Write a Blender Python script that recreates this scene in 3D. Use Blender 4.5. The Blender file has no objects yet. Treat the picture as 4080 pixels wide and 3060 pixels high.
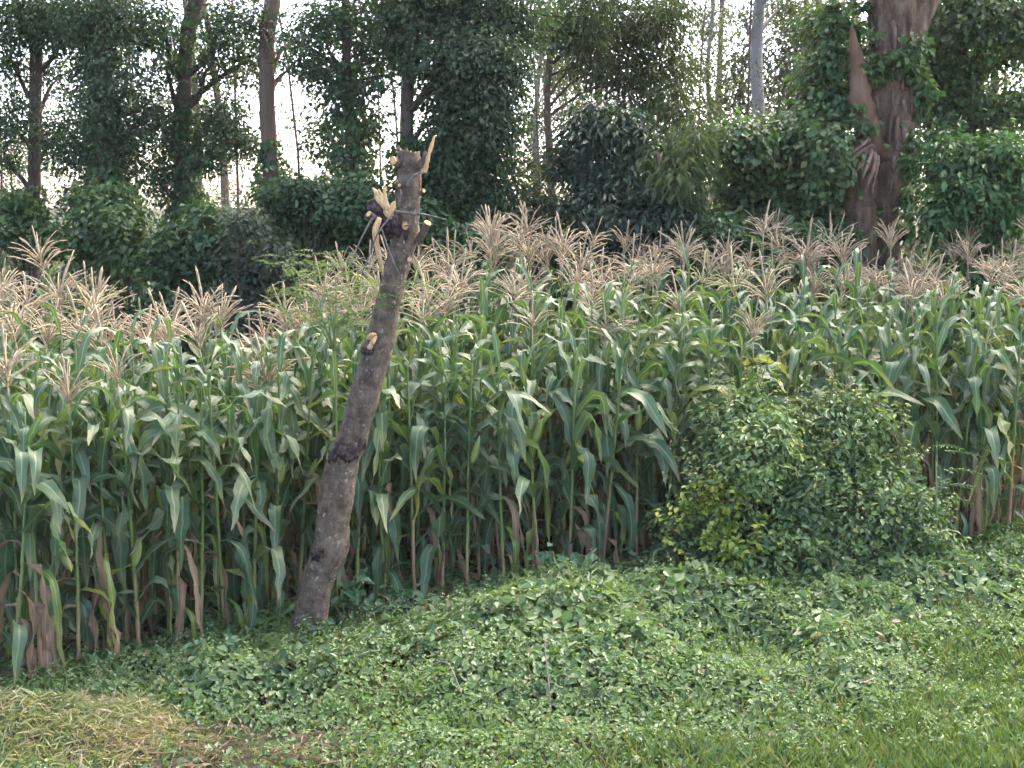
import bpy, math, random
import numpy as np
from mathutils import Vector, Matrix

# ------------------------------------------------------------------ camera, sky, sun, exposure
SC = bpy.context.scene
COL = SC.collection
FPX = 5314.0                      # focal length in photograph pixels (4080 wide)
CAMZ = 3.45
PITCH = math.atan(730 / FPX)
cam_d = bpy.data.cameras.new('camera')
cam = bpy.data.objects.new('camera', cam_d)
COL.objects.link(cam)
cam.location = (0, 0, CAMZ)
cam.rotation_euler = (math.pi / 2 - PITCH, 0, 0)
cam_d.sensor_width = 36.0
cam_d.lens = 36.0 * FPX / 4080.0
cam_d.clip_start = 0.1
cam_d.clip_end = 3000
SC.camera = cam

SUN_EL = math.radians(52)
SUN_AZ = math.radians(32)         # veiled, off to the right of the view
world = bpy.data.worlds.new('World')
SC.world = world
world.use_nodes = True
wn = world.node_tree
wn.nodes.clear()
w_out = wn.nodes.new('ShaderNodeOutputWorld')
w_bg = wn.nodes.new('ShaderNodeBackground')
w_sky = wn.nodes.new('ShaderNodeTexSky')
w_sky.sky_type = 'NISHITA'
w_sky.sun_disc = False
w_sky.sun_elevation = SUN_EL
w_sky.sun_rotation = SUN_AZ
w_sky.altitude = 1500
w_sky.air_density = 0.55
w_sky.dust_density = 10.0
w_sky.ozone_density = 0.6
w_bg.inputs['Strength'].default_value = 0.15
w_tint = wn.nodes.new('ShaderNodeMix'); w_tint.data_type = 'RGBA'; w_tint.blend_type = 'MULTIPLY'   # warm tint multiplied into the sky colour, offsetting a bluish cast
w_tint.inputs['Factor'].default_value = 1.0
w_tint.inputs['B'].default_value = (1.05, 1.0, 0.955, 1)
wn.links.new(w_sky.outputs['Color'], w_tint.inputs['A'])
wn.links.new(w_tint.outputs['Result'], w_bg.inputs['Color'])
wn.links.new(w_bg.outputs['Background'], w_out.inputs['Surface'])

sun_d = bpy.data.lights.new('sun', 'SUN')
sun_d.energy = 0.8
sun_d.angle = math.radians(90)
sun_d.color = (1.0, 0.87, 0.72)
sun = bpy.data.objects.new('sun', sun_d)
COL.objects.link(sun)
sdir = Vector((math.sin(SUN_AZ) * math.cos(SUN_EL), math.cos(SUN_AZ) * math.cos(SUN_EL), math.sin(SUN_EL)))
sun.rotation_euler = (-sdir).to_track_quat('-Z', 'Y').to_euler()
sun.location = (0, 0, 20)

SC.view_settings.view_transform = 'Standard'
SC.view_settings.look = 'None'
SC.view_settings.gamma = 1
SC.view_settings.use_curve_mapping = False
SC.view_settings.exposure = 3.0
SC.render.engine = 'CYCLES'
SC.cycles.max_bounces = 4
SC.cycles.diffuse_bounces = 2
SC.cycles.glossy_bounces = 1
SC.cycles.transmission_bounces = 2
SC.cycles.transparent_max_bounces = 4
SC.cycles.use_denoising = True
SC.cycles.use_adaptive_sampling = True
SC.cycles.adaptive_threshold = 0.05

RNG = np.random.default_rng(11)
PY = random.Random(5)

# ------------------------------------------------------------------ helpers
V2 = 4080 / 2212.0                # the picture was surveyed at 2212 px wide: V2 turns that into photograph pixels


def gz(x, y):
    """height of the ground"""
    x = np.asarray(x, float); y = np.asarray(y, float)
    t = np.clip((y - 10.2) / 4.5, 0, 1)
    z = 0.22 * t * t * (3 - 2 * t)
    z = z - 0.035 * np.clip(y - 22, 0, 200)
    z = z + 0.02 * np.sin(x * 1.9 + y * 0.7) * np.cos(y * 1.3 - x * 0.4)
    return z


def at(px, py, Y):
    """the world point seen at photograph pixel (px, py) at depth Y"""
    u = (px - 2040) / FPX; v = -(py - 1530) / FPX
    dx = u
    dy = math.cos(PITCH) + v * math.sin(PITCH)
    dz = -math.sin(PITCH) + v * math.cos(PITCH)
    k = Y / dy
    return np.array([dx * k, Y, CAMZ + dz * k])


def on_ground(px, py):
    Y = 10.0
    for _ in range(30):
        u = (px - 2040) / FPX; v = -(py - 1530) / FPX
        dy = math.cos(PITCH) + v * math.sin(PITCH)
        dz = -math.sin(PITCH) + v * math.cos(PITCH)
        z = float(gz(u / dy * Y, Y))
        Y = 0.5 * Y + 0.5 * (z - CAMZ) / dz * dy
    return np.array([u / dy * Y, Y, float(gz(u / dy * Y, Y))])


def pxs(Y):
    return FPX / Y                # photograph pixels per metre at depth Y (near the picture's middle)


def make_mesh(name, V, faces, mats=(), midx=None, rnd=None, uv=None, smooth=True):
    V = np.asarray(V, np.float32).reshape(-1, 3)
    me = bpy.data.meshes.new(name)
    me.vertices.add(len(V)); me.vertices.foreach_set('co', V.ravel())
    loops = np.concatenate([np.asarray(f, np.int32).ravel() for f in faces])
    tot = np.concatenate([np.full(len(f), np.asarray(f).shape[1], np.int32) for f in faces])
    start = np.concatenate([[0], np.cumsum(tot)[:-1]]).astype(np.int32)
    me.loops.add(len(loops)); me.loops.foreach_set('vertex_index', loops)
    me.polygons.add(len(tot)); me.polygons.foreach_set('loop_start', start)
    if midx is not None:
        me.polygons.foreach_set('material_index', np.asarray(midx, np.int32))
    me.polygons.foreach_set('use_smooth', np.full(len(tot), smooth, bool))
    if rnd is not None:
        a = me.attributes.new('rnd', 'FLOAT', 'POINT')
        a.data.foreach_set('value', np.asarray(rnd, np.float32))
    if uv is not None:
        l = me.uv_layers.new(name='UVMap')
        l.data.foreach_set('uv', np.asarray(uv, np.float32)[loops].ravel())
    for m in mats:
        me.materials.append(m)
    me.update(calc_edges=True)
    return me


def tube_geo(P, R, k=8, cap=True, jit=0.0, rng=RNG):
    P = np.asarray(P, float); R = np.asarray(R, float); n = len(P)
    T = np.gradient(P, axis=0)
    T /= np.linalg.norm(T, axis=1)[:, None] + 1e-9
    ref = np.array([0.0, 1.0, 0.0]) if abs(T[0][1]) < 0.9 else np.array([1.0, 0.0, 0.0])
    A = np.zeros_like(P)
    for i in range(n):
        a = ref - T[i] * ref.dot(T[i]); a /= np.linalg.norm(a) + 1e-9
        A[i] = a; ref = a
    B = np.cross(T, A)
    th = np.linspace(0, 2 * np.pi, k, endpoint=False)
    rr = R[:, None] * (1 + jit * rng.standard_normal((n, k)))
    V = P[:, None, :] + rr[:, :, None] * (np.cos(th)[None, :, None] * A[:, None, :] + np.sin(th)[None, :, None] * B[:, None, :])
    V = V.reshape(-1, 3)
    i = np.arange(n - 1)[:, None] * k; j = np.arange(k)[None, :]; jn = (j + 1) % k
    F = np.stack([i + j, i + jn, i + k + jn, i + k + j], -1).reshape(-1, 4)
    tris = np.zeros((0, 3), int)
    if cap:
        c0 = len(V); V = np.vstack([V, P[0], P[-1]])
        jj = np.arange(k); jjn = (jj + 1) % k
        tris = np.vstack([np.stack([np.full(k, c0), jjn, jj], 1),
                          np.stack([np.full(k, c0 + 1), (n - 1) * k + jj, (n - 1) * k + jjn], 1)])
    return V, F, tris


class MB:
    """collects tubes into one mesh"""
    def __init__(s): s.V = []; s.Q = []; s.T = []; s.n = 0; s.mq = []; s.mt = []
    def add(s, V, Q, T, mi=0):
        s.V.append(V); s.Q.append(np.asarray(Q, int).reshape(-1, 4) + s.n); s.T.append(np.asarray(T, int).reshape(-1, 3) + s.n)
        s.mq.append(np.full(len(s.Q[-1]), mi)); s.mt.append(np.full(len(s.T[-1]), mi)); s.n += len(V)
    def tube(s, P, R, k=8, jit=0.0, mi=0, rng=RNG): s.add(*tube_geo(P, R, k, True, jit, rng), mi)
    def mesh(s, name, mats, origin=(0, 0, 0), smooth=True):
        V = np.vstack(s.V) - np.asarray(origin)
        return make_mesh(name, V, [np.vstack(s.Q), np.vstack(s.T)], mats, np.concatenate(s.mq + s.mt), smooth=smooth)


def smooth_path(P, n):
    P = np.asarray(P, float)
    t = np.linspace(0, len(P) - 1, n)
    out = []
    for x in t:
        i = min(int(x), len(P) - 2); f = x - i
        p0 = P[max(i - 1, 0)]; p1 = P[i]; p2 = P[i + 1]; p3 = P[min(i + 2, len(P) - 1)]
        out.append(0.5 * ((2 * p1) + (-p0 + p2) * f + (2 * p0 - 5 * p1 + 4 * p2 - p3) * f * f + (-p0 + 3 * p1 - 3 * p2 + p3) * f ** 3))
    return np.array(out)


def norm(a): return a / (np.linalg.norm(a, axis=-1, keepdims=True) + 1e-9)


class Cloud:
    """a mass of single leaves: each leaf is its own little folded blade"""
    def __init__(s): s.V = []; s.Q = []; s.T = []; s.r = []; s.n = 0
    def leaves(s, P, N, L, W, D=None, droop=0.2, fold=0.15, hexa=False, rng=RNG, rlo=0.0, rhi=1.0):
        P = np.asarray(P, float); n = len(P)
        if n == 0: return
        N = norm(np.asarray(N, float))
        if D is None: D = rng.standard_normal((n, 3))
        D = D - N * np.sum(D * N, -1, keepdims=True); D = norm(D); S = np.cross(N, D)
        L = np.broadcast_to(L, (n,))[:, None]; W = np.broadcast_to(W, (n,))[:, None]
        if hexa:
            b = P; t = P + D * L - N * L * droop
            def side(f, w, sg): return P + D * L * f - N * L * droop * f * f + sg * S * W * w * 0.5 + N * W * fold
            VV = np.stack([b, side(.22, .72, 1), side(.55, 1.0, 1), t, side(.55, 1.0, -1), side(.22, .72, -1)], 1)
            base = s.n + np.arange(n)[:, None] * 6
            s.Q.append(np.vstack([base + np.array([[0, 1, 2, 3]]), base + np.array([[0, 3, 4, 5]])])); k = 6
        else:
            t = P + D * L - N * L * droop
            l = P + D * L * .45 + S * W * .5 + N * W * fold; r = P + D * L * .45 - S * W * .5 + N * W * fold
            VV = np.stack([P, l, t, r], 1)
            base = s.n + np.arange(n)[:, None] * 4
            s.T.append(np.vstack([base + np.array([[0, 1, 2]]), base + np.array([[0, 2, 3]])])); k = 4
        s.V.append(VV.reshape(-1, 3)); s.n += n * k
        s.r.append(np.repeat(rng.uniform(rlo, rhi, n), k))
    def mesh(s, name, mat, origin=(0, 0, 0)):
        f = []
        if s.Q: f.append(np.vstack(s.Q))
        if s.T: f.append(np.vstack(s.T))
        return make_mesh(name, np.vstack(s.V) - np.asarray(origin), f, [mat], rnd=np.concatenate(s.r), smooth=False)


def tag(o, label=None, cat=None, group=None, kind=None):
    if label: o['label'] = label
    if cat: o['category'] = cat
    if group: o['group'] = group
    if kind: o['kind'] = kind
    return o


def link(name, me, parent=None, loc=(0, 0, 0)):
    o = bpy.data.objects.new(name, me); COL.objects.link(o)
    o.location = loc
    if parent is not None: o.parent = parent
    return o


def empty(name, loc):
    o = bpy.data.objects.new(name, None); COL.objects.link(o); o.location = loc
    o.empty_display_size = 0.1
    return o


# ------------------------------------------------------------------ materials
def new_mat(name):
    m = bpy.data.materials.new(name); m.use_nodes = True
    nt = m.node_tree; nt.nodes.clear()
    return m, nt, nt.nodes, nt.links


def ramp(N, stops):
    r = N.new('ShaderNodeValToRGB'); e = r.color_ramp.elements
    e[0].position = stops[0][0]; e[0].color = (*stops[0][1], 1)
    e[1].position = stops[-1][0]; e[1].color = (*stops[-1][1], 1)
    for p, c in stops[1:-1]:
        x = e.new(p); x.color = (*c, 1)
    return r


def leaf_shader(nt, N, Lk, color_socket, rough, transl, tr_gain=1.6, spec=0.5, bump=None):
    out = N.new('ShaderNodeOutputMaterial'); p = N.new('ShaderNodeBsdfPrincipled')
    p.inputs['Roughness'].default_value = rough
    p.inputs['Specular IOR Level'].default_value = spec
    Lk.new(color_socket, p.inputs['Base Color'])
    tr = N.new('ShaderNodeBsdfTranslucent')
    mul = N.new('ShaderNodeMix'); mul.data_type = 'RGBA'; mul.blend_type = 'MULTIPLY'
    mul.inputs['Factor'].default_value = 1.0
    Lk.new(color_socket, mul.inputs['A']); mul.inputs['B'].default_value = (tr_gain * 1.15, tr_gain * 1.2, tr_gain * 0.45, 1)
    Lk.new(mul.outputs['Result'], tr.inputs['Color'])
    mx = N.new('ShaderNodeMixShader'); mx.inputs[0].default_value = transl
    Lk.new(p.outputs[0], mx.inputs[1]); Lk.new(tr.outputs[0], mx.inputs[2]); Lk.new(mx.outputs[0], out.inputs['Surface'])
    if bump is not None: Lk.new(bump, p.inputs['Normal'])
    return p


def foliage_mat(name, stops, rough=0.45, transl=0.25, spec=0.4, patch=None, patch_scale=1.2, patch_amt=0.5):
    """leaf colour from each leaf's own random value; patch: a second colour that takes whole shoots"""
    m, nt, N, Lk = new_mat(name)
    at_ = N.new('ShaderNodeAttribute'); at_.attribute_name = 'rnd'
    r = ramp(N, stops); Lk.new(at_.outputs['Fac'], r.inputs[0])
    col = r.outputs[0]
    if patch:
        tc = N.new('ShaderNodeTexCoord'); nz = N.new('ShaderNodeTexNoise'); nz.inputs['Scale'].default_value = patch_scale
        nz.inputs['Detail'].default_value = 3
        Lk.new(tc.outputs['Object'], nz.inputs['Vector'])
        mr = N.new('ShaderNodeMapRange'); mr.inputs[1].default_value = 0.48; mr.inputs[2].default_value = 0.66; mr.inputs[4].default_value = patch_amt
        Lk.new(nz.outputs['Fac'], mr.inputs[0])
        mx = N.new('ShaderNodeMix'); mx.data_type = 'RGBA'
        Lk.new(mr.outputs[0], mx.inputs['Factor']); Lk.new(col, mx.inputs['A']); mx.inputs['B'].default_value = (*patch, 1)
        col = mx.outputs['Result']
    leaf_shader(nt, N, Lk, col, rough, transl, spec=spec)
    return m


def bark_mat(name, c1, c2, c3, fleck=None, scale=6.0, stretch=0.25, rough=0.9, bump=0.6, horiz=0.0):
    m, nt, N, Lk = new_mat(name)
    out = N.new('ShaderNodeOutputMaterial'); p = N.new('ShaderNodeBsdfPrincipled')
    p.inputs['Roughness'].default_value = rough; p.inputs['Specular IOR Level'].default_value = 0.2
    Lk.new(p.outputs[0], out.inputs['Surface'])
    tc = N.new('ShaderNodeTexCoord'); mp = N.new('ShaderNodeMapping'); mp.inputs['Scale'].default_value = (1, 1, stretch)
    Lk.new(tc.outputs['Object'], mp.inputs['Vector'])
    n1 = N.new('ShaderNodeTexNoise'); n1.inputs['Scale'].default_value = scale; n1.inputs['Detail'].default_value = 8; n1.inputs['Roughness'].default_value = 0.65
    Lk.new(mp.outputs[0], n1.inputs['Vector'])
    r = ramp(N, [(0.32, c1), (0.5, c2), (0.7, c3)]); Lk.new(n1.outputs['Fac'], r.inputs[0])
    n2 = N.new('ShaderNodeTexNoise'); n2.inputs['Scale'].default_value = scale * 7; n2.inputs['Detail'].default_value = 6
    Lk.new(mp.outputs[0], n2.inputs['Vector'])
    col = r.outputs[0]
    if horiz:                                        # ring scars across the trunk
        mp2 = N.new('ShaderNodeMapping'); mp2.inputs['Scale'].default_value = (3, 3, 22)
        Lk.new(tc.outputs['Object'], mp2.inputs['Vector'])
        n4 = N.new('ShaderNodeTexNoise'); n4.inputs['Scale'].default_value = 1.6; n4.inputs['Detail'].default_value = 5
        Lk.new(mp2.outputs[0], n4.inputs['Vector'])
        mr = N.new('ShaderNodeMapRange'); mr.inputs[1].default_value = 0.55; mr.inputs[2].default_value = 0.68; mr.inputs[4].default_value = horiz
        Lk.new(n4.outputs['Fac'], mr.inputs[0])
        mx = N.new('ShaderNodeMix'); mx.data_type = 'RGBA'; Lk.new(mr.outputs[0], mx.inputs['Factor']); Lk.new(col, mx.inputs['A']); mx.inputs['B'].default_value = (*[c * 0.45 for c in c1], 1)
        col = mx.outputs['Result']
    if fleck:
        vo = N.new('ShaderNodeTexNoise'); vo.inputs['Scale'].default_value = 24; vo.inputs['Detail'].default_value = 3; vo.inputs['Roughness'].default_value = 0.6
        mp3 = N.new('ShaderNodeMapping'); mp3.inputs['Scale'].default_value = (1, 1, 0.75); Lk.new(tc.outputs['Object'], mp3.inputs['Vector'])
        Lk.new(mp3.outputs[0], vo.inputs['Vector'])
        d = N.new('ShaderNodeMapRange'); d.inputs[1].default_value = 0.61; d.inputs[2].default_value = 0.68; d.inputs[4].default_value = 0.8; Lk.new(vo.outputs['Fac'], d.inputs[0])
        mx = N.new('ShaderNodeMix'); mx.data_type = 'RGBA'; Lk.new(d.outputs[0], mx.inputs['Factor']); Lk.new(col, mx.inputs['A']); mx.inputs['B'].default_value = (*fleck, 1)
        col = mx.outputs['Result']
    Lk.new(col, p.inputs['Base Color'])
    add = N.new('ShaderNodeMath'); add.operation = 'ADD'; Lk.new(n1.outputs['Fac'], add.inputs[0])
    mu = N.new('ShaderNodeMath'); mu.operation = 'MULTIPLY'; mu.inputs[1].default_value = 0.4; Lk.new(n2.outputs['Fac'], mu.inputs[0]); Lk.new(mu.outputs[0], add.inputs[1])
    bp = N.new('ShaderNodeBump'); bp.inputs['Strength'].default_value = bump; bp.inputs['Distance'].default_value = 0.03
    Lk.new(add.outputs[0], bp.inputs['Height']); Lk.new(bp.outputs[0], p.inputs['Normal'])
    return m


def maize_leaf_mat(name, base_a, base_b, tip, rib, rough=0.38, transl=0.28, tip_amt=1.0, tip_start=0.75):
    m, nt, N, Lk = new_mat(name)
    uv = N.new('ShaderNodeUVMap'); uv.uv_map = 'UVMap'
    sx = N.new('ShaderNodeSeparateXYZ'); Lk.new(uv.outputs[0], sx.inputs[0])
    oi = N.new('ShaderNodeObjectInfo')
    mx = N.new('ShaderNodeMix'); mx.data_type = 'RGBA'; mx.inputs['A'].default_value = (*base_a, 1); mx.inputs['B'].default_value = (*base_b, 1)
    Lk.new(oi.outputs['Random'], mx.inputs['Factor'])
    tc = N.new('ShaderNodeTexCoord'); mp = N.new('ShaderNodeMapping'); mp.inputs['Scale'].default_value = (30, 2.0, 1)
    Lk.new(uv.outputs[0], mp.inputs['Vector'])
    nz = N.new('ShaderNodeTexNoise'); nz.inputs['Scale'].default_value = 1.0; nz.inputs['Detail'].default_value = 3
    Lk.new(mp.outputs[0], nz.inputs['Vector'])
    n3 = N.new('ShaderNodeTexNoise'); n3.inputs['Scale'].default_value = 5.0; n3.inputs['Detail'].default_value = 4
    Lk.new(tc.outputs['Object'], n3.inputs['Vector'])
    # streaks along the veins
    mr0 = N.new('ShaderNodeMapRange'); mr0.inputs[1].default_value = 0.3; mr0.inputs[2].default_value = 0.7; mr0.inputs[3].default_value = 0.8; mr0.inputs[4].default_value = 1.2
    Lk.new(nz.outputs['Fac'], mr0.inputs[0])
    hs = N.new('ShaderNodeHueSaturation'); Lk.new(mx.outputs['Result'], hs.inputs['Color']); Lk.new(mr0.outputs[0], hs.inputs['Value'])
    # withered tip and edge
    mr = N.new('ShaderNodeMapRange'); mr.inputs[1].default_value = tip_start; mr.inputs[2].default_value = 1.15; mr.inputs[4].default_value = 1.0
    ad = N.new('ShaderNodeMath'); ad.operation = 'MULTIPLY_ADD'; ad.inputs[1].default_value = 0.5; Lk.new(n3.outputs['Fac'], ad.inputs[0])
    sb = N.new('ShaderNodeMath'); sb.operation = 'SUBTRACT'; sb.inputs[1].default_value = 0.25; Lk.new(sx.outputs['Y'], sb.inputs[0]); Lk.new(sb.outputs[0], ad.inputs[2])
    Lk.new(ad.outputs[0], mr.inputs[0])
    ml = N.new('ShaderNodeMath'); ml.operation = 'MULTIPLY'; ml.inputs[1].default_value = tip_amt; Lk.new(mr.outputs[0], ml.inputs[0])
    m2 = N.new('ShaderNodeMix'); m2.data_type = 'RGBA'; Lk.new(ml.outputs[0], m2.inputs['Factor']); Lk.new(hs.outputs[0], m2.inputs['A']); m2.inputs['B'].default_value = (*tip, 1)
    # pale midrib
    s1 = N.new('ShaderNodeMath'); s1.operation = 'SUBTRACT'; s1.inputs[1].default_value = 0.5; Lk.new(sx.outputs['X'], s1.inputs[0])
    ab = N.new('ShaderNodeMath'); ab.operation = 'ABSOLUTE'; Lk.new(s1.outputs[0], ab.inputs[0])
    m3r = N.new('ShaderNodeMapRange'); m3r.inputs[1].default_value = 0.045; m3r.inputs[2].default_value = 0.085; m3r.inputs[3].default_value = 0.85; m3r.inputs[4].default_value = 0.0
    Lk.new(ab.outputs[0], m3r.inputs[0])
    m3 = N.new('ShaderNodeMix'); m3.data_type = 'RGBA'; Lk.new(m3r.outputs[0], m3.inputs['Factor']); Lk.new(m2.outputs['Result'], m3.inputs['A']); m3.inputs['B'].default_value = (*rib, 1)
    bp = N.new('ShaderNodeBump'); bp.inputs['Strength'].default_value = 0.25; bp.inputs['Distance'].default_value = 0.004
    Lk.new(nz.outputs['Fac'], bp.inputs['Height'])
    p = leaf_shader(nt, N, Lk, m3.outputs['Result'], rough, transl, spec=0.45, bump=bp.outputs[0])
    p.inputs['Sheen Weight'].default_value = 0.12; p.inputs['Sheen Roughness'].default_value = 0.4
    return m


def noise_mat(name, stops, scale=8, rough=0.8, bump=0.3, stretch=(1, 1, 1), spec=0.3, dist=0.01):
    m, nt, N, Lk = new_mat(name)
    out = N.new('ShaderNodeOutputMaterial'); p = N.new('ShaderNodeBsdfPrincipled'); Lk.new(p.outputs[0], out.inputs[0])
    p.inputs['Roughness'].default_value = rough; p.inputs['Specular IOR Level'].default_value = spec
    tc = N.new('ShaderNodeTexCoord'); mp = N.new('ShaderNodeMapping'); mp.inputs['Scale'].default_value = stretch; Lk.new(tc.outputs['Object'], mp.inputs[0])
    nz = N.new('ShaderNodeTexNoise'); nz.inputs['Scale'].default_value = scale; nz.inputs['Detail'].default_value = 7; Lk.new(mp.outputs[0], nz.inputs['Vector'])
    r = ramp(N, stops); Lk.new(nz.outputs['Fac'], r.inputs[0]); Lk.new(r.outputs[0], p.inputs['Base Color'])
    bp = N.new('ShaderNodeBump'); bp.inputs['Strength'].default_value = bump; bp.inputs['Distance'].default_value = dist
    Lk.new(nz.outputs['Fac'], bp.inputs['Height']); Lk.new(bp.outputs[0], p.inputs['Normal'])
    return m


def stalk_mat():
    """straw-coloured at the foot, green above"""
    m, nt, N, Lk = new_mat('maize stalk')
    out = N.new('ShaderNodeOutputMaterial'); p = N.new('ShaderNodeBsdfPrincipled'); Lk.new(p.outputs[0], out.inputs[0])
    p.inputs['Roughness'].default_value = 0.5
    tc = N.new('ShaderNodeTexCoord'); sx = N.new('ShaderNodeSeparateXYZ'); Lk.new(tc.outputs['Object'], sx.inputs[0])
    oi = N.new('ShaderNodeObjectInfo')
    ad = N.new('ShaderNodeMath'); ad.operation = 'MULTIPLY_ADD'; ad.inputs[1].default_value = -0.22
    Lk.new(oi.outputs['Random'], ad.inputs[0]); Lk.new(sx.outputs['Z'], ad.inputs[2])
    r = ramp(N, [(0.0, (0.34, 0.22, 0.13)), (0.12, (0.30, 0.24, 0.10)), (0.24, (0.17, 0.21, 0.06)), (0.6, (0.13, 0.20, 0.055)), (1.0, (0.17, 0.22, 0.08))])
    Lk.new(ad.outputs[0], r.inputs[0]); Lk.new(r.outputs[0], p.inputs['Base Color'])
    return m


M = {}
M['leaf_green'] = maize_leaf_mat('maize leaf green', (0.052, 0.110, 0.042), (0.100, 0.157, 0.082), (0.30, 0.24, 0.11), (0.20, 0.26, 0.16), tip_start=0.74, rough=0.48, transl=0.22)
M['leaf_yellow'] = maize_leaf_mat('maize leaf yellowing', (0.12, 0.20, 0.04), (0.20, 0.24, 0.05), (0.38, 0.30, 0.13), (0.32, 0.34, 0.16), tip_start=0.45)
M['leaf_dry'] = maize_leaf_mat('maize leaf dry', (0.20, 0.125, 0.075), (0.31, 0.21, 0.12), (0.16, 0.09, 0.055), (0.32, 0.23, 0.14), rough=0.75, transl=0.12, tip_start=0.6)
M['stalk'] = stalk_mat()
M['tassel'] = noise_mat('maize tassel dry', [(0.3, (0.29, 0.222, 0.132)), (0.5, (0.44, 0.352, 0.222)), (0.7, (0.55, 0.465, 0.315))], 30, 0.9, 0.2)
M['tassel_fresh'] = noise_mat('maize tassel fresh', [(0.3, (0.30, 0.29, 0.12)), (0.7, (0.46, 0.42, 0.2))], 30, 0.9, 0.2)
M['tassel_mix'] = noise_mat('maize tassel straw', [(0.3, (0.27, 0.21, 0.12)), (0.5, (0.40, 0.31, 0.20)), (0.7, (0.50, 0.41, 0.28))], 30, 0.9, 0.2)
M['husk'] = noise_mat('ear husk', [(0.3, (0.20, 0.27, 0.07)), (0.7, (0.32, 0.36, 0.12))], 14, 0.5, 0.5, (6, 6, 0.6))
M['silk'] = noise_mat('ear silk', [(0.3, (0.05, 0.018, 0.012)), (0.7, (0.13, 0.05, 0.03))], 40, 0.9, 0.5)
M['lop_bark'] = bark_mat('lopped trunk bark', (0.075, 0.053, 0.035), (0.152, 0.114, 0.079), (0.235, 0.187, 0.138), fleck=(0.36, 0.32, 0.28), scale=13, stretch=0.8, bump=1.0, horiz=0.25)
M['wound'] = noise_mat('dark bark wound', [(0.3, (0.022, 0.014, 0.015)), (0.5, (0.05, 0.033, 0.031)), (0.68, (0.14, 0.095, 0.08))], 26, 0.95, 0.9, dist=0.03)
M['cut'] = noise_mat('fresh cut wood', [(0.3, (0.48, 0.27, 0.11)), (0.55, (0.66, 0.43, 0.21)), (0.75, (0.76, 0.57, 0.34))], 16, 0.8, 0.4, (4, 4, 0.7))
M['twig'] = noise_mat('grey twig', [(0.3, (0.12, 0.10, 0.088)), (0.7, (0.23, 0.20, 0.18))], 30, 0.9, 0.3)
M['bark_dark'] = bark_mat('climber tree bark', (0.050, 0.036, 0.030), (0.095, 0.068, 0.055), (0.14, 0.105, 0.085), scale=8, stretch=0.15)
M['bark_brown'] = bark_mat('brown smooth bark', (0.10, 0.064, 0.044), (0.16, 0.11, 0.078), (0.22, 0.162, 0.122), scale=8, stretch=0.12, bump=0.4)
M['bark_pale'] = bark_mat('pale eucalyptus bark', (0.20, 0.18, 0.16), (0.30, 0.275, 0.25), (0.39, 0.365, 0.34), scale=5, stretch=0.12, bump=0.25)
M['bark_big'] = bark_mat('old trunk bark', (0.062, 0.039, 0.025), (0.158, 0.104, 0.066), (0.30, 0.22, 0.152), scale=7, stretch=0.28, bump=1.6)
M['bark_orange'] = bark_mat('bare orange wood', (0.10, 0.052, 0.03), (0.19, 0.102, 0.058), (0.25, 0.165, 0.115), scale=6, stretch=0.2, bump=0.5)
M['deadwood'] = bark_mat('dead splintered wood', (0.10, 0.06, 0.045), (0.22, 0.145, 0.105), (0.34, 0.245, 0.18), scale=9, stretch=0.2, bump=0.9)
M['hollow'] = noise_mat('rotten hollow wood', [(0.3, (0.012, 0.008, 0.007)), (0.7, (0.05, 0.033, 0.026))], 10, 1.0, 0.8)

M['f_dark'] = foliage_mat('dark tree leaves', [(0, (0.025, 0.048, 0.029)), (0.6, (0.042, 0.076, 0.040)), (1, (0.066, 0.106, 0.050))], 0.5, 0.22, 0.3, patch=(0.05, 0.11, 0.03), patch_scale=0.9)
M['f_climb'] = foliage_mat('climber leaves', [(0, (0.033, 0.070, 0.030)), (0.6, (0.056, 0.108, 0.044)), (0.9, (0.088, 0.15, 0.055)), (1, (0.17, 0.19, 0.06))], 0.42, 0.28, 0.4, patch=(0.09, 0.17, 0.045), patch_scale=1.1)
M['f_mid'] = foliage_mat('mid green shrub leaves', [(0, (0.030, 0.070, 0.032)), (0.6, (0.050, 0.105, 0.045)), (1, (0.085, 0.15, 0.06))], 0.45, 0.28, 0.4)
M['f_grey'] = foliage_mat('grey green shrub leaves', [(0, (0.042, 0.060, 0.042)), (0.6, (0.065, 0.088, 0.060)), (1, (0.10, 0.125, 0.085))], 0.6, 0.2, 0.3)
M['f_blue'] = foliage_mat('blue green glossy leaves', [(0, (0.016, 0.036, 0.021)), (0.6, (0.028, 0.056, 0.031)), (1, (0.05, 0.085, 0.045))], 0.45, 0.15, 0.5)
M['f_lime'] = foliage_mat('yellow green drooping leaves', [(0, (0.048, 0.078, 0.032)), (0.6, (0.075, 0.108, 0.046)), (1, (0.125, 0.15, 0.075))], 0.5, 0.2, 0.4)
M['f_bright'] = foliage_mat('bright green palmate leaves', [(0, (0.032, 0.085, 0.030)), (0.6, (0.055, 0.128, 0.044)), (1, (0.09, 0.175, 0.06))], 0.45, 0.3, 0.4)
M['f_far'] = foliage_mat('far haze-paled eucalyptus leaves', [(0, (0.060, 0.082, 0.058)), (0.6, (0.09, 0.115, 0.08)), (1, (0.15, 0.165, 0.12))], 0.6, 0.3, 0.3)  # grey-green leaf tone, with distance haze and sky glare put into the colour
M['f_shrub'] = foliage_mat('field shrub leaves', [(0, (0.085, 0.15, 0.066)), (0.5, (0.135, 0.215, 0.094)), (0.935, (0.19, 0.265, 0.12)), (0.955, (0.26, 0.30, 0.07)), (1, (0.42, 0.42, 0.12))], 0.42, 0.28, 0.45, patch=(0.17, 0.25, 0.075), patch_scale=1.9)
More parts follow.
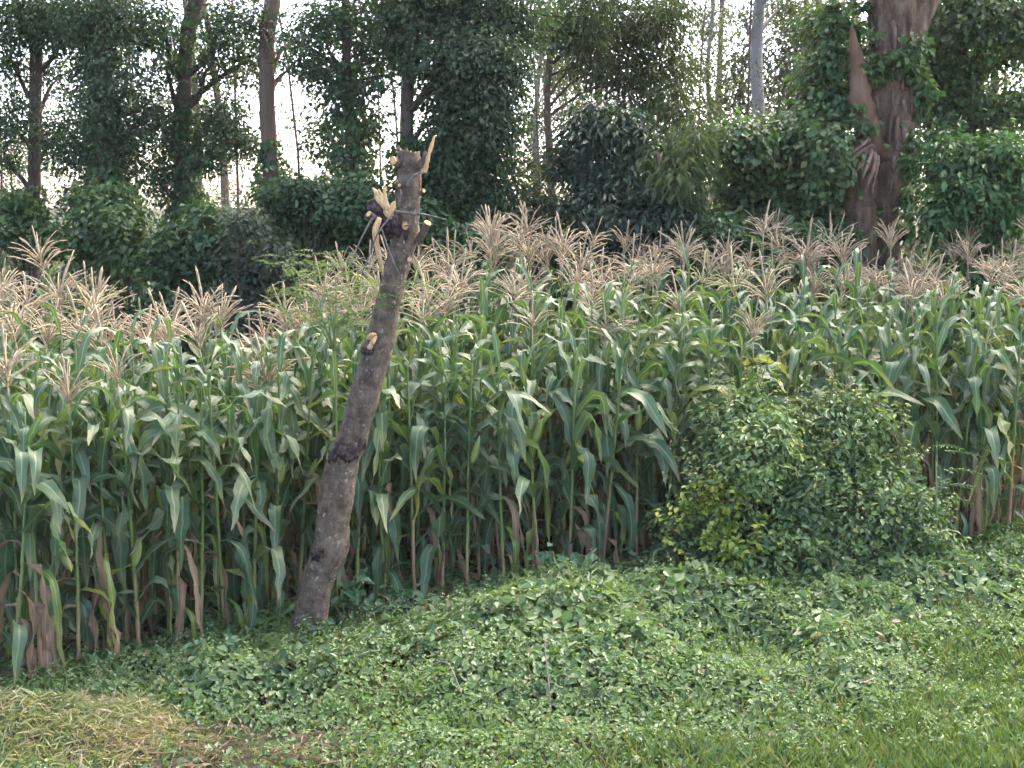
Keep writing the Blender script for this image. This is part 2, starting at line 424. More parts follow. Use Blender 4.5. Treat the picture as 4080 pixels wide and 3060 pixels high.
M['f_yellow'] = foliage_mat('yellowing shrub leaves', [(0, (0.07, 0.15, 0.035)), (0.4, (0.20, 0.29, 0.055)), (1, (0.45, 0.46, 0.10))], 0.42, 0.3, 0.4)
M['f_weed'] = foliage_mat('weed leaves', [(0, (0.062, 0.120, 0.050)), (0.5, (0.110, 0.182, 0.078)), (0.965, (0.185, 0.26, 0.12)), (0.98, (0.20, 0.17, 0.09)), (1, (0.28, 0.20, 0.12))], 0.42, 0.28, 0.45, patch=(0.115, 0.195, 0.05), patch_scale=0.8, patch_amt=0.6)
M['f_broad'] = foliage_mat('broad weed leaves', [(0, (0.050, 0.115, 0.060)), (0.6, (0.085, 0.165, 0.085)), (1, (0.13, 0.22, 0.12))], 0.45, 0.25, 0.45)
M['f_grass'] = foliage_mat('grass blades', [(0, (0.10, 0.165, 0.055)), (0.6, (0.15, 0.22, 0.075)), (0.9, (0.21, 0.27, 0.115)), (1, (0.32, 0.27, 0.14))], 0.5, 0.3, 0.4)
M['f_cut'] = foliage_mat('cut grass', [(0, (0.12, 0.17, 0.075)), (0.45, (0.22, 0.26, 0.13)), (0.75, (0.34, 0.34, 0.21)), (1, (0.52, 0.46, 0.35))], 0.7, 0.25, 0.3, patch=(0.37, 0.28, 0.225), patch_scale=3.2, patch_amt=0.5)
M['f_straw'] = foliage_mat('dry straw', [(0, (0.11, 0.075, 0.058)), (0.5, (0.22, 0.16, 0.122)), (1, (0.40, 0.315, 0.24))], 0.8, 0.15, 0.3)
M['f_feather'] = foliage_mat('feathery leaflets', [(0, (0.065, 0.11, 0.050)), (0.6, (0.10, 0.15, 0.072)), (1, (0.17, 0.21, 0.105))], 0.5, 0.3, 0.35)
M['ground'] = noise_mat('field soil', [(0.3, (0.022, 0.019, 0.011)), (0.5, (0.038, 0.036, 0.018)), (0.7, (0.035, 0.05, 0.018))], 3.0, 0.95, 0.6, dist=0.05)

# ------------------------------------------------------------------ ground
gx = np.concatenate([np.linspace(-900, -20, 14)[:-1], np.linspace(-20, 20, 81), np.linspace(20, 900, 14)[1:]])
gy = np.concatenate([np.linspace(-60, 4, 8)[:-1], np.linspace(4, 30, 66), np.geomspace(32, 1800, 18)])
GX, GY = np.meshgrid(gx, gy)
GZ = gz(GX, GY)
nx, ny = len(gx), len(gy)
ii = np.arange(ny - 1)[:, None] * nx + np.arange(nx - 1)[None, :]
gf = np.stack([ii, ii + 1, ii + nx + 1, ii + nx], -1).reshape(-1, 4)
tag(link('ground', make_mesh('ground', np.stack([GX, GY, GZ], -1), [gf], [M['ground']])), kind='structure')


# ------------------------------------------------------------------ leaves in clumps
def clump(cl, c, r, n, size, ratio=0.6, sub=None, spread=0.22, droop=0.25, hang=0.3, rng=RNG, shell=0.45, hexa=False, rlo=0.0, rhi=1.0):
    """n leaves gathered round twig ends spread through an ellipsoid"""
    c = np.asarray(c, float); r = np.asarray(r, float)
    sub = sub or max(6, n // 28)
    d = norm(rng.standard_normal((sub, 3)))
    rad = rng.uniform(0, 1, sub) ** shell
    sc = d * rad[:, None] * r
    k = rng.integers(0, sub, n)
    sp = spread * np.cbrt(np.prod(r)) * rng.uniform(0.6, 1.4, sub)
    off = rng.standard_normal((n, 3)) * sp[k][:, None] * np.array([1, 1, 0.7])
    P = c + sc[k] + off
    out = norm(sc[k] / r + off / (sp[k][:, None] + 1e-6) * 0.35)
    N = out * 0.45 + np.array([0, 0, 0.75]) + rng.standard_normal((n, 3)) * 0.42
    D = norm(off + 1e-6) + rng.standard_normal((n, 3)) * 0.5 + np.array([0, 0, -hang * 2])
    L = size * rng.uniform(0.65, 1.3, n)
    cl.leaves(P, N, L, L * ratio * rng.uniform(0.8, 1.2, n), D, droop=droop, hexa=hexa, rng=rng, rlo=rlo, rhi=rhi)
    return c + sc


def ivy(cl, path, rad, n, size, rng=RNG, ratio=0.85, thick=0.35):
    """climber leaves shingled over a trunk path (points, radii)"""
    path = np.asarray(path); rad = np.asarray(rad)
    t = rng.uniform(0, len(path) - 1, n); i = np.minimum(t.astype(int), len(path) - 2); f = (t - i)[:, None]
    C = path[i] * (1 - f) + path[i + 1] * f; R = rad[i] * (1 - f[:, 0]) + rad[i + 1] * f[:, 0]
    th = rng.uniform(0, 2 * np.pi, n)
    lump = 1 + 0.35 * np.sin(th * 3 + t * 2.1) * np.cos(t * 5.3 + th) + 0.25 * np.sin(t * 11 + th * 2)
    rr = R * lump * (1 - thick * rng.uniform(0, 1, n) ** 2)
    O = np.stack([np.cos(th), np.sin(th), np.zeros(n)], 1)
    P = C + O * rr[:, None]
    N = O * 0.9 + np.array([0, 0, 0.55]) + rng.standard_normal((n, 3)) * 0.3
    D = np.tile(np.array([0, 0, -1.0]), (n, 1)) + rng.standard_normal((n, 3)) * 0.4
    L = size * rng.uniform(0.6, 1.25, n)
    cl.leaves(P, N, L, L * ratio, D, droop=0.2, hexa=True, rng=rng)


def limb_to(mb, a, b, r0, rng, mi=0, k=5, sag=0.15):
    a = np.asarray(a, float); b = np.asarray(b, float); L = np.linalg.norm(b - a)
    pts = [a, a * .6 + b * .4 + np.array([0, 0, sag * L * .4]) + rng.standard_normal(3) * .05 * L, a * .25 + b * .75 + np.array([0, 0, sag * L * .5]) + rng.standard_normal(3) * .05 * L, b]
    P = smooth_path(pts, 8)
    mb.tube(P, np.linspace(r0, r0 * .25, 8), k, mi=mi)
    return P


def tree(name, label, Y, trunk, clumps, mat, bark, leaf=0.07, ratio=0.6, ivies=(), ivy_mat='f_climb', ivy_leaf=0.075, group='trees behind the maize field',
         cat='tree', hang=0.3, seed=1, droop=0.25, spread=0.34, sub=None, hexa=False, extra=None, limbs=True, tk=10, ridge=0.0):
    """trunk: (xv, yv, width_v) in survey pixels from the foot up; clumps: (xv, yv, rxv, ryv, leaves[, depth offset])"""
    rng = np.random.default_rng(seed)
    s = pxs(Y)
    P = [at(x * V2, y * V2, Y) for x, y, w in trunk]; R = [w * V2 / s / 2 for x, y, w in trunk]
    foot = P[0].copy(); foot[2] = float(gz(foot[0], Y)) - 0.1
    base = np.array([foot[0], Y, float(gz(foot[0], Y))])
    mid = P[0] * .45 + foot * .55
    P = [foot, mid] + P; R = [R[0] * 1.45, R[0] * 1.12] + R
    n = 6 * len(P)
    PP = smooth_path(np.array(P), n); RR = np.interp(np.linspace(0, len(R) - 1, n), np.arange(len(R)), R)
    PP = PP + np.stack([np.interp(np.arange(n), np.arange(0, n + 5, 5), rng.standard_normal((n + 9) // 5)) for _ in range(2)] + [np.zeros(n)], 1) * RR[:, None] * 0.07
    root = empty(name, base)
    tag(root, label, cat, group)
    mb = MB()
    if ridge:                                   # furrowed, peeling bark
        n = n * 4; PP = smooth_path(PP, n); RR = np.interp(np.linspace(0, 1, n), np.linspace(0, 1, len(RR)), RR)
        Vr, Qr, Tr_ = tube_geo(PP, RR, tk, True)
        th_ = np.tile(np.linspace(0, 2 * np.pi, tk, endpoint=False), n); zr = np.repeat(np.linspace(0, n / 24., n), tk)
        stepn = np.stack([np.interp(np.arange(n), np.arange(0, n + 7, 7), rng.standard_normal((n + 13) // 7)) for _ in range(tk)], 1).ravel()
        lum = 1 + ridge * (stepn * .8 + np.sin(th_ * 7 + 1.5 * np.sin(zr * 1.3)) * .7 + np.sin(th_ * 3 - zr * .8) * .8 + .35 * rng.standard_normal(n * tk))
        Vr[:n * tk] = np.repeat(PP, tk, 0) + (Vr[:n * tk] - np.repeat(PP, tk, 0)) * lum[:, None]
        mb.add(Vr, Qr, Tr_)
    else:
        mb.tube(PP, RR, tk, jit=0.05, rng=rng)
    cl = Cloud()
    for c in clumps:
        x, y, rx, ry, nl = c[:5]; dz = c[5] if len(c) > 5 else rng.uniform(-.5, .5)
        cw = at(x * V2, y * V2, Y + dz); rw = 1.12 * np.array([rx * V2 / s, max(.5, min(1.2, (rx + ry) * .5 * V2 / s)), ry * V2 / s])
        tips = clump(cl, cw, rw, int(nl * 1.7), leaf, ratio, spread=spread, hang=hang, rng=rng, droop=droop, sub=sub, hexa=hexa)
        if limbs:
            z0 = cw[2] - rw[2] * 0.9 - 0.3
            j = int(np.argmin(np.abs(PP[:, 2] - z0)))
            lp = limb_to(mb, PP[j], cw, min(RR[j] * .5, 0.05), rng)
            for q in rng.choice(len(tips), min(len(tips), 7), replace=False):
                limb_to(mb, lp[rng.integers(3, 8)], tips[q], 0.012, rng, k=3)
    link('trunk', mb.mesh('trunk', [M[bark]], base), root)
    if clumps:
        link('crown', cl.mesh('crown', M[mat], base), root)['kind'] = 'stuff'
    if ivies:
        ci = Cloud()
        for (y0, y1, w0, w1, ni) in ivies:      # survey rows from bottom to top, widths of the mantle
            z0 = at(0, y0 * V2, Y)[2]; z1 = at(0, y1 * V2, Y)[2]
            zz = np.linspace(z0, z1, 10)
            path = np.stack([np.interp(zz, PP[:, 2], PP[:, 0]), np.interp(zz, PP[:, 2], PP[:, 1]), zz], 1)
            ivy(ci, path, np.linspace(w0, w1, 10) * V2 / s / 2 * rng.uniform(.7, 1.25, 10), int(ni * .75), ivy_leaf, rng)
        link('climber', ci.mesh('climber', M[ivy_mat], base), root)['kind'] = 'stuff'
    if extra: extra(root, base, PP, RR, rng)
    return root


def bush(name, label, Y, clumps, mat, leaf=0.08, ratio=0.6, seed=1, group='shrubs under the trees', cat='shrub', hang=0.25, hexa=True, spread=0.3, droop=0.25, bark='bark_dark', sub=None):
    rng = np.random.default_rng(seed); s = pxs(Y)
    x0 = np.mean([c[0] for c in clumps])
    b = at(x0 * V2, 800, Y); base = np.array([b[0], Y, float(gz(b[0], Y))])
    root = empty(name, base); tag(root, label, cat, group)
    cl = Cloud(); mb = MB()
    for c in clumps:
        x, y, rx, ry, nl = c[:5]; dz = c[5] if len(c) > 5 else rng.uniform(-.3, .3)
        cw = at(x * V2, y * V2, Y + dz); rw = np.array([rx * V2 / s, max(.35, min(.9, (rx + ry) * .5 * V2 / s)), ry * V2 / s])
        tips = clump(cl, cw, rw * rng.uniform(.75, 1.2), int(nl * 1.25), leaf * .88, ratio, spread=spread, hang=hang, rng=rng, droop=droop, hexa=hexa, sub=sub)
        low = cw.copy(); hb = (cw[2] - rw[2] * .5) - base[2]
        if hb > .5:
            low[2] = base[2] + hb * .55; low[0] += rng.uniform(-.2, .2); low[1] += .25
            clump(cl, low, np.array([rw[0] * 1.15, rw[1], hb * .62]), int(nl * .8), leaf, ratio, spread=spread, hang=hang, rng=rng, droop=droop, hexa=hexa)
        st = base + np.array([rng.uniform(-.3, .3), rng.uniform(-.2, .2), -.05])
        lp = limb_to(mb, st, cw, 0.03, rng)
        for q in rng.choice(len(tips), min(len(tips), 6), replace=False):
            limb_to(mb, lp[rng.integers(3, 8)], tips[q], 0.009, rng, k=3)
    link('stems', mb.mesh('stems', [M[bark]], base), root)
    link('foliage', cl.mesh('foliage', M[mat], base), root)['kind'] = 'stuff'
    return root


# ------------------------------------------------------------------ the trees behind the field
tree('climber_clad_tree', 'dark trunk with leafy crown, leftmost of the trees behind the field', 19.0,
     [(68, 520, 32), (74, 380, 27), (76, 250, 26), (80, 110, 25), (88, -40, 24), (92, -300, 18)],
     [(60, 40, 75, 45, 1500), (150, 50, 80, 50, 1600), (15, 120, 40, 45, 450), (20, 250, 45, 60, 700), (10, 330, 25, 40, 200), (125, 170, 40, 45, 260), (120, 290, 45, 45, 420), (60, -160, 140, 90, 1500)],
     'f_dark', 'bark_dark', ivies=[(560, 400, 60, 36, 700)], seed=21)
tree('climber_clad_tree', 'broad dark tree wholly smothered by climbers, second from the picture\'s left edge', 18.0,
     [(232, 560, 40), (228, 400, 36), (222, 200, 34), (220, 40, 32), (225, -250, 24)],
     [(230, 40, 90, 60, 2000), (215, 150, 45, 60, 800), (225, 235, 50, 55, 1000), (180, 310, 70, 60, 1300), (255, 330, 55, 60, 1000), (190, 430, 50, 40, 500), (300, 140, 40, 60, 260), (320, 260, 45, 50, 380), (225, -150, 120, 80, 1400)],
     'f_dark', 'bark_dark', ivies=[(570, 360, 120, 95, 2300), (400, 0, 80, 60, 1500)], seed=22)
tree('forked_tree', 'slim dark tree forking near the picture\'s top, climbers mantling its lower trunk', 18.5,
     [(405, 570, 36), (396, 420, 33), (393, 280, 31), (398, 170, 31), (404, 80, 33), (424, 0, 33), (452, -120, 24), (470, -320, 15)],
     [(470, 260, 50, 45, 800), (520, 300, 35, 40, 420), (340, 60, 50, 60, 650), (360, 160, 30, 50, 160), (460, 140, 45, 50, 340), (500, 60, 55, 50, 700), (540, 130, 30, 50, 260), (330, 230, 35, 60, 260), (335, 380, 35, 50, 330), (370, 300, 40, 40, 380), (450, 330, 40, 40, 420), (470, -140, 110, 80, 1100)],
     'f_dark', 'bark_dark', ivies=[(575, 400, 130, 75, 1900), (400, 235, 75, 50, 850)], seed=23)
tree('bare_trunk_tree', 'straight brown bare trunk standing clear against white sky', 18.0,
     [(588, 430, 38), (583, 330, 34), (576, 200, 33), (578, 90, 33), (588, 0, 34), (596, -140, 30), (600, -330, 22)],
     [(612, 100, 16, 30, 70), (560, 60, 22, 40, 130), (625, 150, 22, 16, 50), (600, -190, 110, 80, 1100)],
     'f_dark', 'bark_brown', ivies=[(560, 300, 85, 46, 1400)], seed=24)
tree('climber_clad_tree', 'slender climber-clad tree just left of the lopped trunk\'s broken top', 17.6,
     [(765, 600, 30), (760, 450, 26), (756, 300, 24), (750, 150, 20), (745, 0, 16), (740, -200, 10)],
     [(680, 60, 45, 45, 500), (685, 140, 42, 40, 420), (740, 40, 60, 50, 700), (790, 110, 40, 60, 480), (740, 200, 35, 50, 450), (820, 170, 22, 50, 160), (700, 300, 40, 45, 360), (805, 260, 30, 40, 260), (650, 90, 25, 35, 160), (745, -110, 90, 70, 900)],
     'f_dark', 'bark_dark', ivies=[(600, 320, 140, 85, 2300), (340, 130, 85, 70, 1300)], seed=25)
tree('dense_tree', 'massive dense dark green tree right behind the lopped trunk\'s top', 17.2,
     [(885, 420, 30), (880, 320, 26), (882, 200, 25), (890, 100, 24), (900, -40, 20), (910, -300, 14)],
     [(880, 30, 70, 50, 1500), (990, 30, 90, 60, 2600), (1090, 40, 70, 60, 1700), (1010, 130, 85, 60, 2400), (1090, 150, 40, 50, 900), (1000, 220, 65, 60, 2000), (1060, 270, 55, 70, 1700), (1000, 310, 70, 60, 2000), (930, 360, 60, 60, 1500), (1040, 400, 75, 70, 2100), (960, 450, 80, 70, 1900), (1060, 490, 60, 50, 900), (900, 120, 30, 50, 400), (850, 80, 40, 40, 500), (1000, -150, 160, 100, 2500)],
     'f_dark', 'bark_dark', ivies=[(440, 300, 100, 50, 900)], seed=26, leaf=0.075)
tree('drooping_tree', 'yellow-green tree of narrow drooping leaves at the picture\'s top centre', 20.0,
     [(1195, 520, 20), (1188, 350, 17), (1182, 220, 15), (1190, 100, 14), (1215, -20, 12), (1240, -250, 8)],
     [(1260, 40, 70, 45, 800), (1350, 60, 70, 55, 1000), (1430, 50, 60, 50, 600), (1330, 140, 70, 50, 850), (1420, 160, 60, 55, 700), (1270, 120, 40, 40, 260), (1460, 250, 40, 60, 400), (1390, 230, 60, 40, 500), (1200, 60, 40, 40, 260), (1320, -110, 150, 90, 1300)],
     'f_lime', 'bark_brown', leaf=0.13, ratio=0.22, hang=0.9, droop=0.3, seed=27)
tree('drooping_tree', 'low yellow-green tree hanging its leaves over the dark glossy shrub', 16.6,
     [(1440, 560, 12), (1438, 480, 10), (1430, 400, 9), (1420, 330, 7)],
     [(1400, 345, 60, 35, 700), (1460, 380, 45, 35, 500), (1490, 320, 30, 45, 320), (1480, 430, 30, 30, 160)],
     'f_lime', 'bark_brown', leaf=0.15, ratio=0.2, hang=1.0, droop=0.35, seed=28)
tree('pale_trunk_tree', 'pale grey slender trunk standing behind the climber-hung thicket', 24.0,
     [(1645, 420, 30), (1640, 260, 28), (1634, 150, 26), (1636, 60, 25), (1642, -30, 23), (1648, -300, 16)],
     [(1690, 20, 40, 30, 260), (1600, 30, 25, 25, 60), (1650, -180, 110, 90, 1000)],
     'f_lime', 'bark_pale', leaf=0.09, ratio=0.45, seed=29)
tree('slender_tree', 'thin grey-leaved tree showing through the gap right of the dense dark tree', 27.0,
     [(1160, 480, 12), (1155, 300, 11), (1165, 150, 10), (1185, 20, 9), (1200, -200, 6)],
     [(1160, 60, 40, 60, 420), (1200, 160, 40, 60, 380), (1150, 260, 40, 50, 330), (1180, 350, 50, 40, 480), (1230, 230, 30, 60, 220), (1180, -110, 110, 80, 700)],
     'f_far', 'bark_pale', leaf=0.11, ratio=0.4, hang=0.7, seed=30)
tree('slender_tree', 'thin grey-leaved tree just left of the pale grey trunk', 29.0,
     [(1530, 500, 11), (1535, 300, 10), (1528, 150, 9), (1540, 20, 8), (1545, -200, 6)],
     [(1530, 60, 50, 60, 520), (1490, 150, 45, 50, 330), (1570, 180, 40, 60, 380), (1530, 290, 40, 60, 380), (1560, 400, 40, 60, 400), (1500, -110, 110, 80, 700)],
     'f_far', 'bark_pale', leaf=0.11, ratio=0.4, hang=0.7, seed=31)
tree('grey_tree', 'hazy grey-green tree between the pale trunk and the huge old trunk', 28.0,
     [(1745, 480, 20), (1740, 300, 17), (1730, 160, 15), (1740, 30, 12), (1750, -200, 8)],
     [(1730, 60, 60, 55, 900), (1690, 130, 45, 50, 520), (1780, 120, 50, 60, 800), (1720, 210, 60, 50, 800), (1600, 120, 40, 60, 360), (1590, 210, 45, 50, 420), (1800, 210, 40, 50, 420), (1740, -110, 130, 80, 900)],
     'f_far', 'bark_pale', leaf=0.11, ratio=0.5, hang=0.4, seed=32)
tree('climber_thicket', 'low tree buried under round-leaved climbers beside the huge old trunk', 17.4,
     [(1690, 560, 24), (1685, 470, 20), (1670, 380, 16), (1660, 320, 12)],
     [(1600, 310, 50, 45, 900), (1670, 320, 60, 50, 1200), (1740, 290, 60, 45, 1000), (1775, 340, 40, 70, 1000), (1620, 400, 55, 60, 1100), (1710, 400, 70, 60, 1500), (1770, 450, 60, 60, 1200), (1590, 480, 45, 45, 600), (1690, 490, 60, 40, 700), (1780, 240, 45, 45, 700), (1785, 160, 34, 60, 600, .5), (1790, 60, 30, 60, 500, .5)],
     'f_climb', 'bark_dark', leaf=0.085, ratio=0.8, hang=0.5, hexa=True, seed=33)


def old_trunk_extras(root, base, PP, RR, rng):
    Y = 17.5; s = pxs(Y)
    def vp(x, y, dy=0.0): return at(x * V2, y * V2, Y + dy)
    # left stem of the split foot, with the broken hollow above it
    mb = MB(); f = vp(1858, 560, -.15); f[2] = float(gz(f[0], Y)) - .1
    P = smooth_path([f, vp(1856, 520, -.3), vp(1856, 440, -.3), vp(1862, 350, -.25), vp(1876, 290, -.1)], 24)
    mb.tube(P, np.interp(np.linspace(0, 1, 24), [0, .3, .7, 1], [.3, .21, .2, .16]), 14, jit=.07, rng=rng)
    link('side_stem', mb.mesh('side_stem', [M['bark_big']], base), root)
    # bare orange spike of a snapped limb
    mb = MB()
    P = smooth_path([vp(1895, 340, -.1), vp(1868, 255, -.30), vp(1857, 185, -.34), vp(1848, 120, -.36), vp(1840, 58, -.36)], 20)
    mb.tube(P, np.interp(np.linspace(0, 1, 20), [0, .3, .55, .8, 1], [.16, .15, .12, .07, .015]), 14, jit=.16, rng=rng)
    link('snapped_limb', mb.mesh('snapped_limb', [M['bark_orange']], base), root)
    # splinters hanging off the broken hollow
    for x0, y0, x1, y1, w in [(1880, 300, 1822, 345, .03), (1885, 312, 1832, 352, .03), (1872, 318, 1850, 372, .035), (1882, 322, 1862, 388, .03), (1890, 330, 1872, 400, .028), (1896, 336, 1888, 392, .028),
                              (1868, 345, 1845, 385, .022), (1880, 370, 1874, 412, .02), (1878, 296, 1840, 330, .022), (1860, 325, 1828, 360, .02), (1893, 365, 1884, 420, .02)]:
        mb = MB(); a = vp(x0, y0, -.5); b = vp(x1, y1, -.62 - rng.uniform(0, .14))
        P = smooth_path([a, (a + b) / 2 + rng.standard_normal(3) * .02, b], 7)
        mb.tube(P, w * np.array([.8, 1.1, 1, 1.1, .8, .6, .15]), 5, jit=.25, rng=rng)
        link('splinter', mb.mesh('splinter', [M['deadwood']], base), root)
    # strips of bark peeling off the front
    for i in range(34):
        j = int(rng.integers(len(PP) * 4 // 10, len(PP) * 8 // 10)); a_ = rng.uniform(-1.2, 1.2); Lb = rng.uniform(.15, .5)
        c0 = PP[j] + np.array([math.sin(a_), -math.cos(a_), 0]) * RR[j] * 1.0; c1 = c0 + np.array([rng.normal(0, .05), -.03, -Lb]); m_ = (c0 + c1) / 2 + np.array([0, -.02, 0])
        w_ = rng.uniform(.018, .045); q_ = smooth_path([c0, m_, c1], 6); mbs = MB()
        mbs.tube(q_, w_ * np.array([.6, 1, .9, 1, .6, .2]), 5, jit=.25, rng=rng)
        link('bark_strip', mbs.mesh('bark_strip', [M['deadwood'] if i % 3 else M['bark_big']], base), root)
    # right-hand limb of the fork
    mb = MB()
    P = smooth_path([vp(1935, 150, 0), vp(1960, 80, 0), vp(1992, 10, .1), vp(2030, -70, .2), vp(2090, -220, .3)], 22)
    mb.tube(P, np.linspace(.24, .13, 22), 12, jit=.05, rng=rng)
    link('limb', mb.mesh('limb', [M['bark_big']], base), root)
    # climber: a collar across the trunk, a curtain on the left, strings on the right
    ci = Cloud()
    clump(ci, vp(1935, 135, -.38), np.array([.40, .16, .16]), 380, .085, .8, hexa=True, hang=.6, rng=rng, spread=.3)
    clump(ci, vp(1895, 165, -.36), np.array([.25, .14, .12]), 200, .085, .8, hexa=True, hang=.6, rng=rng, spread=.3)
    clump(ci, vp(1975, 110, -.2), np.array([.2, .2, .25]), 200, .085, .8, hexa=True, hang=.6, rng=rng, spread=.3)
    clump(ci, vp(1868, 262, -.5), np.array([.16, .12, .2]), 110, .085, .8, hexa=True, hang=.7, rng=rng, spread=.3)
    for x, y, rx, ry, n in [(1806, 40, 24, 50, 480), (1804, 130, 22, 50, 400), (1806, 220, 20, 50, 400), (1806, 310, 22, 50, 440), (1825, 400, 22, 50, 380), (1830, 480, 22, 50, 320), (1868, 60, 16, 60, 220),
                            (1880, 480, 14, 50, 110), (1965, 330, 16, 70, 330), (1955, 440, 16, 70, 280), (1985, 220, 18, 60, 330)]:
        clump(ci, vp(x, y, -.15), np.array([rx * V2 / s, .22, ry * V2 / s]), n, .085, .8, hexa=True, hang=.7, rng=rng, spread=.25)
    link('climber', ci.mesh('climber', M['f_climb'], base), root)['kind'] = 'stuff'


tree('old_tree', 'huge old peeling trunk with a snapped orange limb and splintered hollow', 17.5,
     [(1905, 560, 74), (1904, 500, 68), (1905, 420, 76), (1912, 340, 94), (1920, 260, 104), (1928, 180, 106), (1930, 100, 100), (1928, 20, 98), (1920, -100, 70), (1905, -320, 40)],
     [(1850, -150, 120, 60, 900), (1990, -190, 160, 80, 1400)],
     'f_dark', 'bark_big', seed=34, extra=old_trunk_extras, tk=44, ridge=.045)
tree('climber_clad_tree', 'tall climber-draped tree between the huge old trunk and the picture\'s right edge', 19.0,
     [(2080, 560, 26), (2076, 400, 23), (2070, 250, 21), (2078, 100, 19), (2085, -60, 17), (2090, -300, 10)],
     [(2030, 50, 45, 45, 650), (2100, 40, 70, 50, 1300), (2190, 40, 50, 60, 1000), (2040, 130, 50, 50, 800), (2020, 220, 45, 60, 900), (2090, 230, 45, 45, 700), (2100, 140, 35, 40, 420), (2190, 230, 40, 40, 500), (2060, 300, 70, 40, 900), (2210, 120, 30, 50, 350), (2140, 290, 60, 35, 600), (2100, -120, 130, 90, 1500)],
     'f_climb', 'bark_dark', leaf=0.085, ratio=0.75, hexa=True, hang=0.5, seed=35, ivies=[(560, 250, 110, 80, 1200)])

bush('leafy_shrub', 'bright green broad-leaved shrub at the picture\'s right edge under the climber tree', 16.4,
     [(2060, 350, 65, 45, 900), (2150, 330, 70, 40, 900), (2200, 390, 50, 55, 800), (2090, 420, 70, 50, 1000), (2170, 450, 70, 45, 900), (2030, 470, 45, 45, 500), (2110, 500, 80, 40, 600)], 'f_bright', leaf=0.11, ratio=0.5, seed=41, hang=.35, spread=.45)
bush('glossy_shrub', 'dark blue-green glossy shrub right of the dense dark tree', 16.9,
     [(1290, 270, 65, 55, 1000), (1360, 300, 60, 60, 900), (1260, 350, 60, 60, 1000), (1340, 400, 80, 60, 1500), (1420, 440, 80, 50, 1400), (1280, 450, 70, 50, 1100), (1460, 490, 60, 40, 800), (1360, 490, 90, 40, 1100)], 'f_blue', leaf=0.13, ratio=0.38, seed=42, hang=.5)
bush('leafy_shrub', 'mid-green rounded shrub beneath the bare brown trunk', 16.6,
     [(600, 420, 50, 40, 700), (660, 410, 60, 40, 900), (720, 440, 60, 45, 900), (640, 480, 70, 45, 1100), (780, 430, 50, 55, 900), (720, 520, 80, 40, 1000), (830, 480, 50, 60, 900), (600, 540, 60, 40, 600)], 'f_mid', leaf=0.085, ratio=0.6, seed=43)
bush('grey_shrub', 'dusky grey-green shrub behind the dip in the maize tassels', 15.6,
     [(530, 490, 45, 45, 600), (500, 560, 40, 55, 600), (550, 600, 55, 50, 900), (520, 640, 45, 50, 600), (590, 560, 45, 50, 600), (560, 660, 50, 40, 500)], 'f_grey', leaf=0.08, ratio=0.55, seed=44)
bush('dark_shrub', 'dark round-leaved shrub at the foot of the slim forked tree', 16.2,
     [(390, 520, 50, 45, 700), (360, 580, 45, 40, 600), (430, 570, 50, 50, 800), (450, 500, 30, 50, 350), (380, 640, 60, 40, 500)], 'f_mid', leaf=0.1, ratio=0.8, seed=45)
bush('leafy_shrub', 'olive shrub at the foot of the leftmost dark trunk', 17.2,
     [(30, 440, 45, 40, 600), (80, 470, 45, 40, 500), (20, 510, 50, 45, 600), (110, 520, 50, 40, 500)], 'f_climb', leaf=0.085, ratio=0.65, seed=46)
bush('leafy_shrub', 'tangled green shrub at the foot of the broad smothered tree', 16.6,
     [(230, 440, 45, 45, 700), (190, 500, 50, 45, 700), (270, 500, 45, 50, 700), (230, 550, 70, 40, 700), (310, 560, 30, 40, 260)], 'f_climb', leaf=0.085, ratio=0.75, seed=47)
bush('grey_shrub', 'pale grey shrub between the dense tree and the glossy shrub', 17.6,
     [(1160, 430, 40, 45, 500), (1150, 500, 45, 45, 600), (1200, 470, 30, 45, 350)], 'f_grey', leaf=0.08, ratio=0.5, seed=48)
bush('dark_shrub', 'shadowy green shrub under the climber thicket behind the tassels', 16.4,
     [(1560, 500, 50, 40, 600), (1640, 520, 60, 35, 700), (1730, 520, 60, 35, 700), (1500, 530, 50, 35, 500), (1820, 530, 60, 35, 500)], 'f_mid', leaf=0.09, ratio=0.7, seed=49)
bush('dark_shrub', 'dark low shrub right behind the lopped trunk', 16.0,
     [(900, 480, 50, 50, 800), (980, 520, 60, 40, 800), (1060, 530, 60, 40, 700), (860, 540, 50, 40, 500)], 'f_mid', leaf=0.09, ratio=0.6, seed=50)

# far wood seen through the gaps
rng = np.random.default_rng(61)
cl = Cloud(); mb = MB()
for i in range(40):
    X = rng.uniform(-26, 26); Yf = rng.uniform(40, 60); zt = CAMZ + rng.uniform(-.5, .9) + (1.2 if X > 3 else .3)
    g = float(gz(X, Yf))
    clump(cl, (X, Yf, (zt + g) / 2), (rng.uniform(1.6, 2.8), 1.5, (zt - g) / 2), 1100, .2, .5, rng=rng, spread=.2)
    mb.tube([(X, Yf, g - .1), (X + .1, Yf, (g + zt) / 2), (X, Yf, zt - .4)], [.16, .12, .05], 6)
for i in range(22):                      # thin tall trees with airy crowns
    Yf = rng.uniform(30, 44); X = rng.uniform(-.46, .46) * Yf; g = float(gz(X, Yf))
    if abs(X / Yf * FPX / V2 + 1106 - 590) < 55 and Yf < 90: continue
    zt = rng.uniform(9, 15); mb.tube(smooth_path([(X, Yf, g - .1), (X + rng.normal(0, .3), Yf, zt * .5), (X + rng.normal(0, .6), Yf, zt)], 8), np.linspace(.15, .04, 8), 6)
    for q in range(int(rng.integers(5, 9))):
        zc = rng.uniform(3.2, zt * .9)
        clump(cl, (X + rng.normal(0, 1.0), Yf + rng.normal(0, .7), zc), (rng.uniform(.6, 1.2), .7, rng.uniform(.5, .9)), int(rng.integers(120, 300)), .13, .38, rng=rng, spread=.35, hang=.6)
